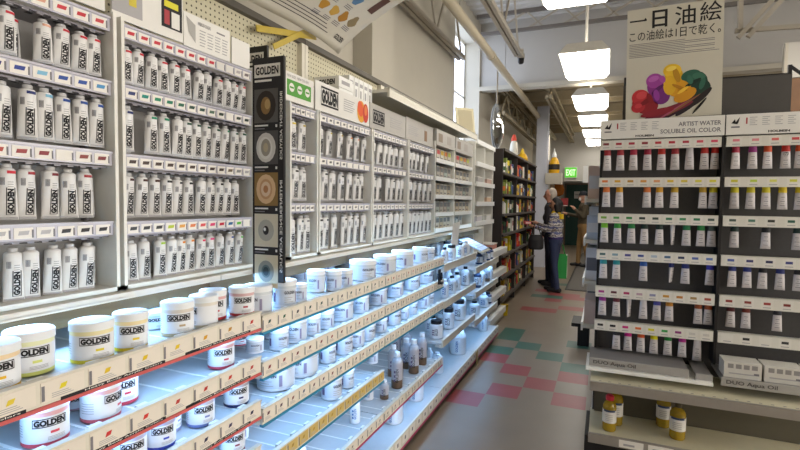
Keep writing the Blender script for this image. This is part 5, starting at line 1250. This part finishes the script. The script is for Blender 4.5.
MB().lathe([(.09, 0), (.12, .02), (.125, .16), (.09, .24)], SHOEB, 16, sy=.5).build('pouch', o); MB().cyl((-.08, 0, .22), (-.02, .03, .42), .008, SHOEB, 8).cyl((.08, 0, .22), (.02, .03, .42), .008, SHOEB, 8).build('strap', o)
# man behind
mp = on_y(548.5, 284, 8.95)
seg = fig('jacket', 'trouser', 'shoe', ((-.02, -.22, 1.12), (-.08, -.21, .9)), ((-.03, .2, 1.12), (-.13, .17, .95)), .05, belly=.02)
t = person((mp[0], mp[1], 0), math.radians(-6), 1.0, seg, 'person with grey hair in a dark jacket standing behind the patterned sweater', {'jacket': M('jacket_dark', '2e2c30', .85), 'trouser': M('trouser_dark', '23283a', .85), 'shoe': SHOEB, 'skin': SKINP})
eyes(t)
hair(t, M('hair_grey', 'a89d90', .8), [((.025, 0, 1.60), (.015, 0, 1.64), .082, .085), ((.04, -.04, 1.54), (.03, -.045, 1.6), .045, .05), ((.04, .04, 1.54), (.03, .045, 1.6), .045, .05)])
g0 = on_y(557.5, 252, 8.75); g1 = on_y(563, 277, 8.75)
o = thing('shopping_bag', 'bright green shopping bag carried by the grey-haired person', 'bag', ((g0[0]+g1[0])/2+.02, 8.63, g1[2]), (0, 0, .1))
wbg = .09; hb = g0[2]-g1[2]-.02
MB().add([(-wbg, -.09, 0), (wbg, -.09, 0), (wbg, .09, 0), (-wbg, .09, 0), (-wbg*1.1, -.05, hb), (wbg*1.1, -.05, hb), (wbg*1.1, .05, hb), (-wbg*1.1, .05, hb)], [(3, 2, 1, 0), (0, 1, 5, 4), (1, 2, 6, 5), (2, 3, 7, 6), (3, 0, 4, 7)], M('bag_green', '1f8a3a', .6)).build('pouch', o)
MB().box(wbg*.9, wbg*1.12, -.052, .052, 0.02, hb, M('bag_edge', 'c9d8c4', .6)).build('side_edge', o)
MB().cyl((-.06, 0, hb-.02), (-.02, 0, hb+.16), .008, M('bag_green', ''), 8).cyl((.06, 0, hb-.02), (.02, 0, hb+.16), .008, M('bag_green', ''), 8).build('handle', o)
# far person
fp = on_y(582, 266, 11.9)
seg = fig('shirt', 'tan', 'shoe', ((-.05, -.21, 1.14), (-.20, -.1, 1.3)), ((-.1, .2, 1.15), (-.34, .1, 1.2)), .09)
t = person((fp[0], fp[1], .013), math.radians(15), 1.0, seg, 'person in cap, white mask, olive shirt and tan trousers by the right shelves', {'shirt': M('shirt_olive', '4f4636', .85), 'tan': M('trouser_tan', '8a6c45', .85), 'shoe': SHOEB, 'skin': SKIN})
eyes(t)
MB().lathe([(.092, 1.62), (.094, 1.65), (.08, 1.70), (.04, 1.725), (.001, 1.73)], M('cap_navy', '1c2026', .8), 18, c=(-.018, 0, 0)).box(-.19, -.08, -.06, .06, 1.63, 1.642, MATS['cap_navy']).build('cap', t)
MB().lathe([(.001, -.05), (.04, -.03), (.048, 0), (.04, .03), (.001, .045)], W_plain, 14, c=(-.075, 0, 1.55)).build('face_mask', t)
o = thing('folder', 'red folder held up by the person in the cap', 'folder', (fp[0]-.40, fp[1]-.05, 1.42)); MB().box(-.1, .06, -.01, .01, -.03, .15, C_('8a2a2a')).build('cover', o); MB().box(-.095, .055, -.013, -.010, -.025, -.01, C_('d8d0c8')).build('pages', o)
# ------------------------------------------------------------------ world, look
w = bpy.data.worlds.new('world'); SC.world = w; w.use_nodes = True
w.node_tree.nodes['Background'].inputs[0].default_value = (.75, .85, 1, 1); w.node_tree.nodes['Background'].inputs[1].default_value = .6
vs_ = SC.view_settings; vs_.view_transform = 'Standard'; vs_.look = 'None'; vs_.exposure = 0.0; vs_.gamma = 1; vs_.use_curve_mapping = False
SC.cycles.use_denoising = True
SC.cycles.max_bounces = 6; SC.cycles.sample_clamp_indirect = 6
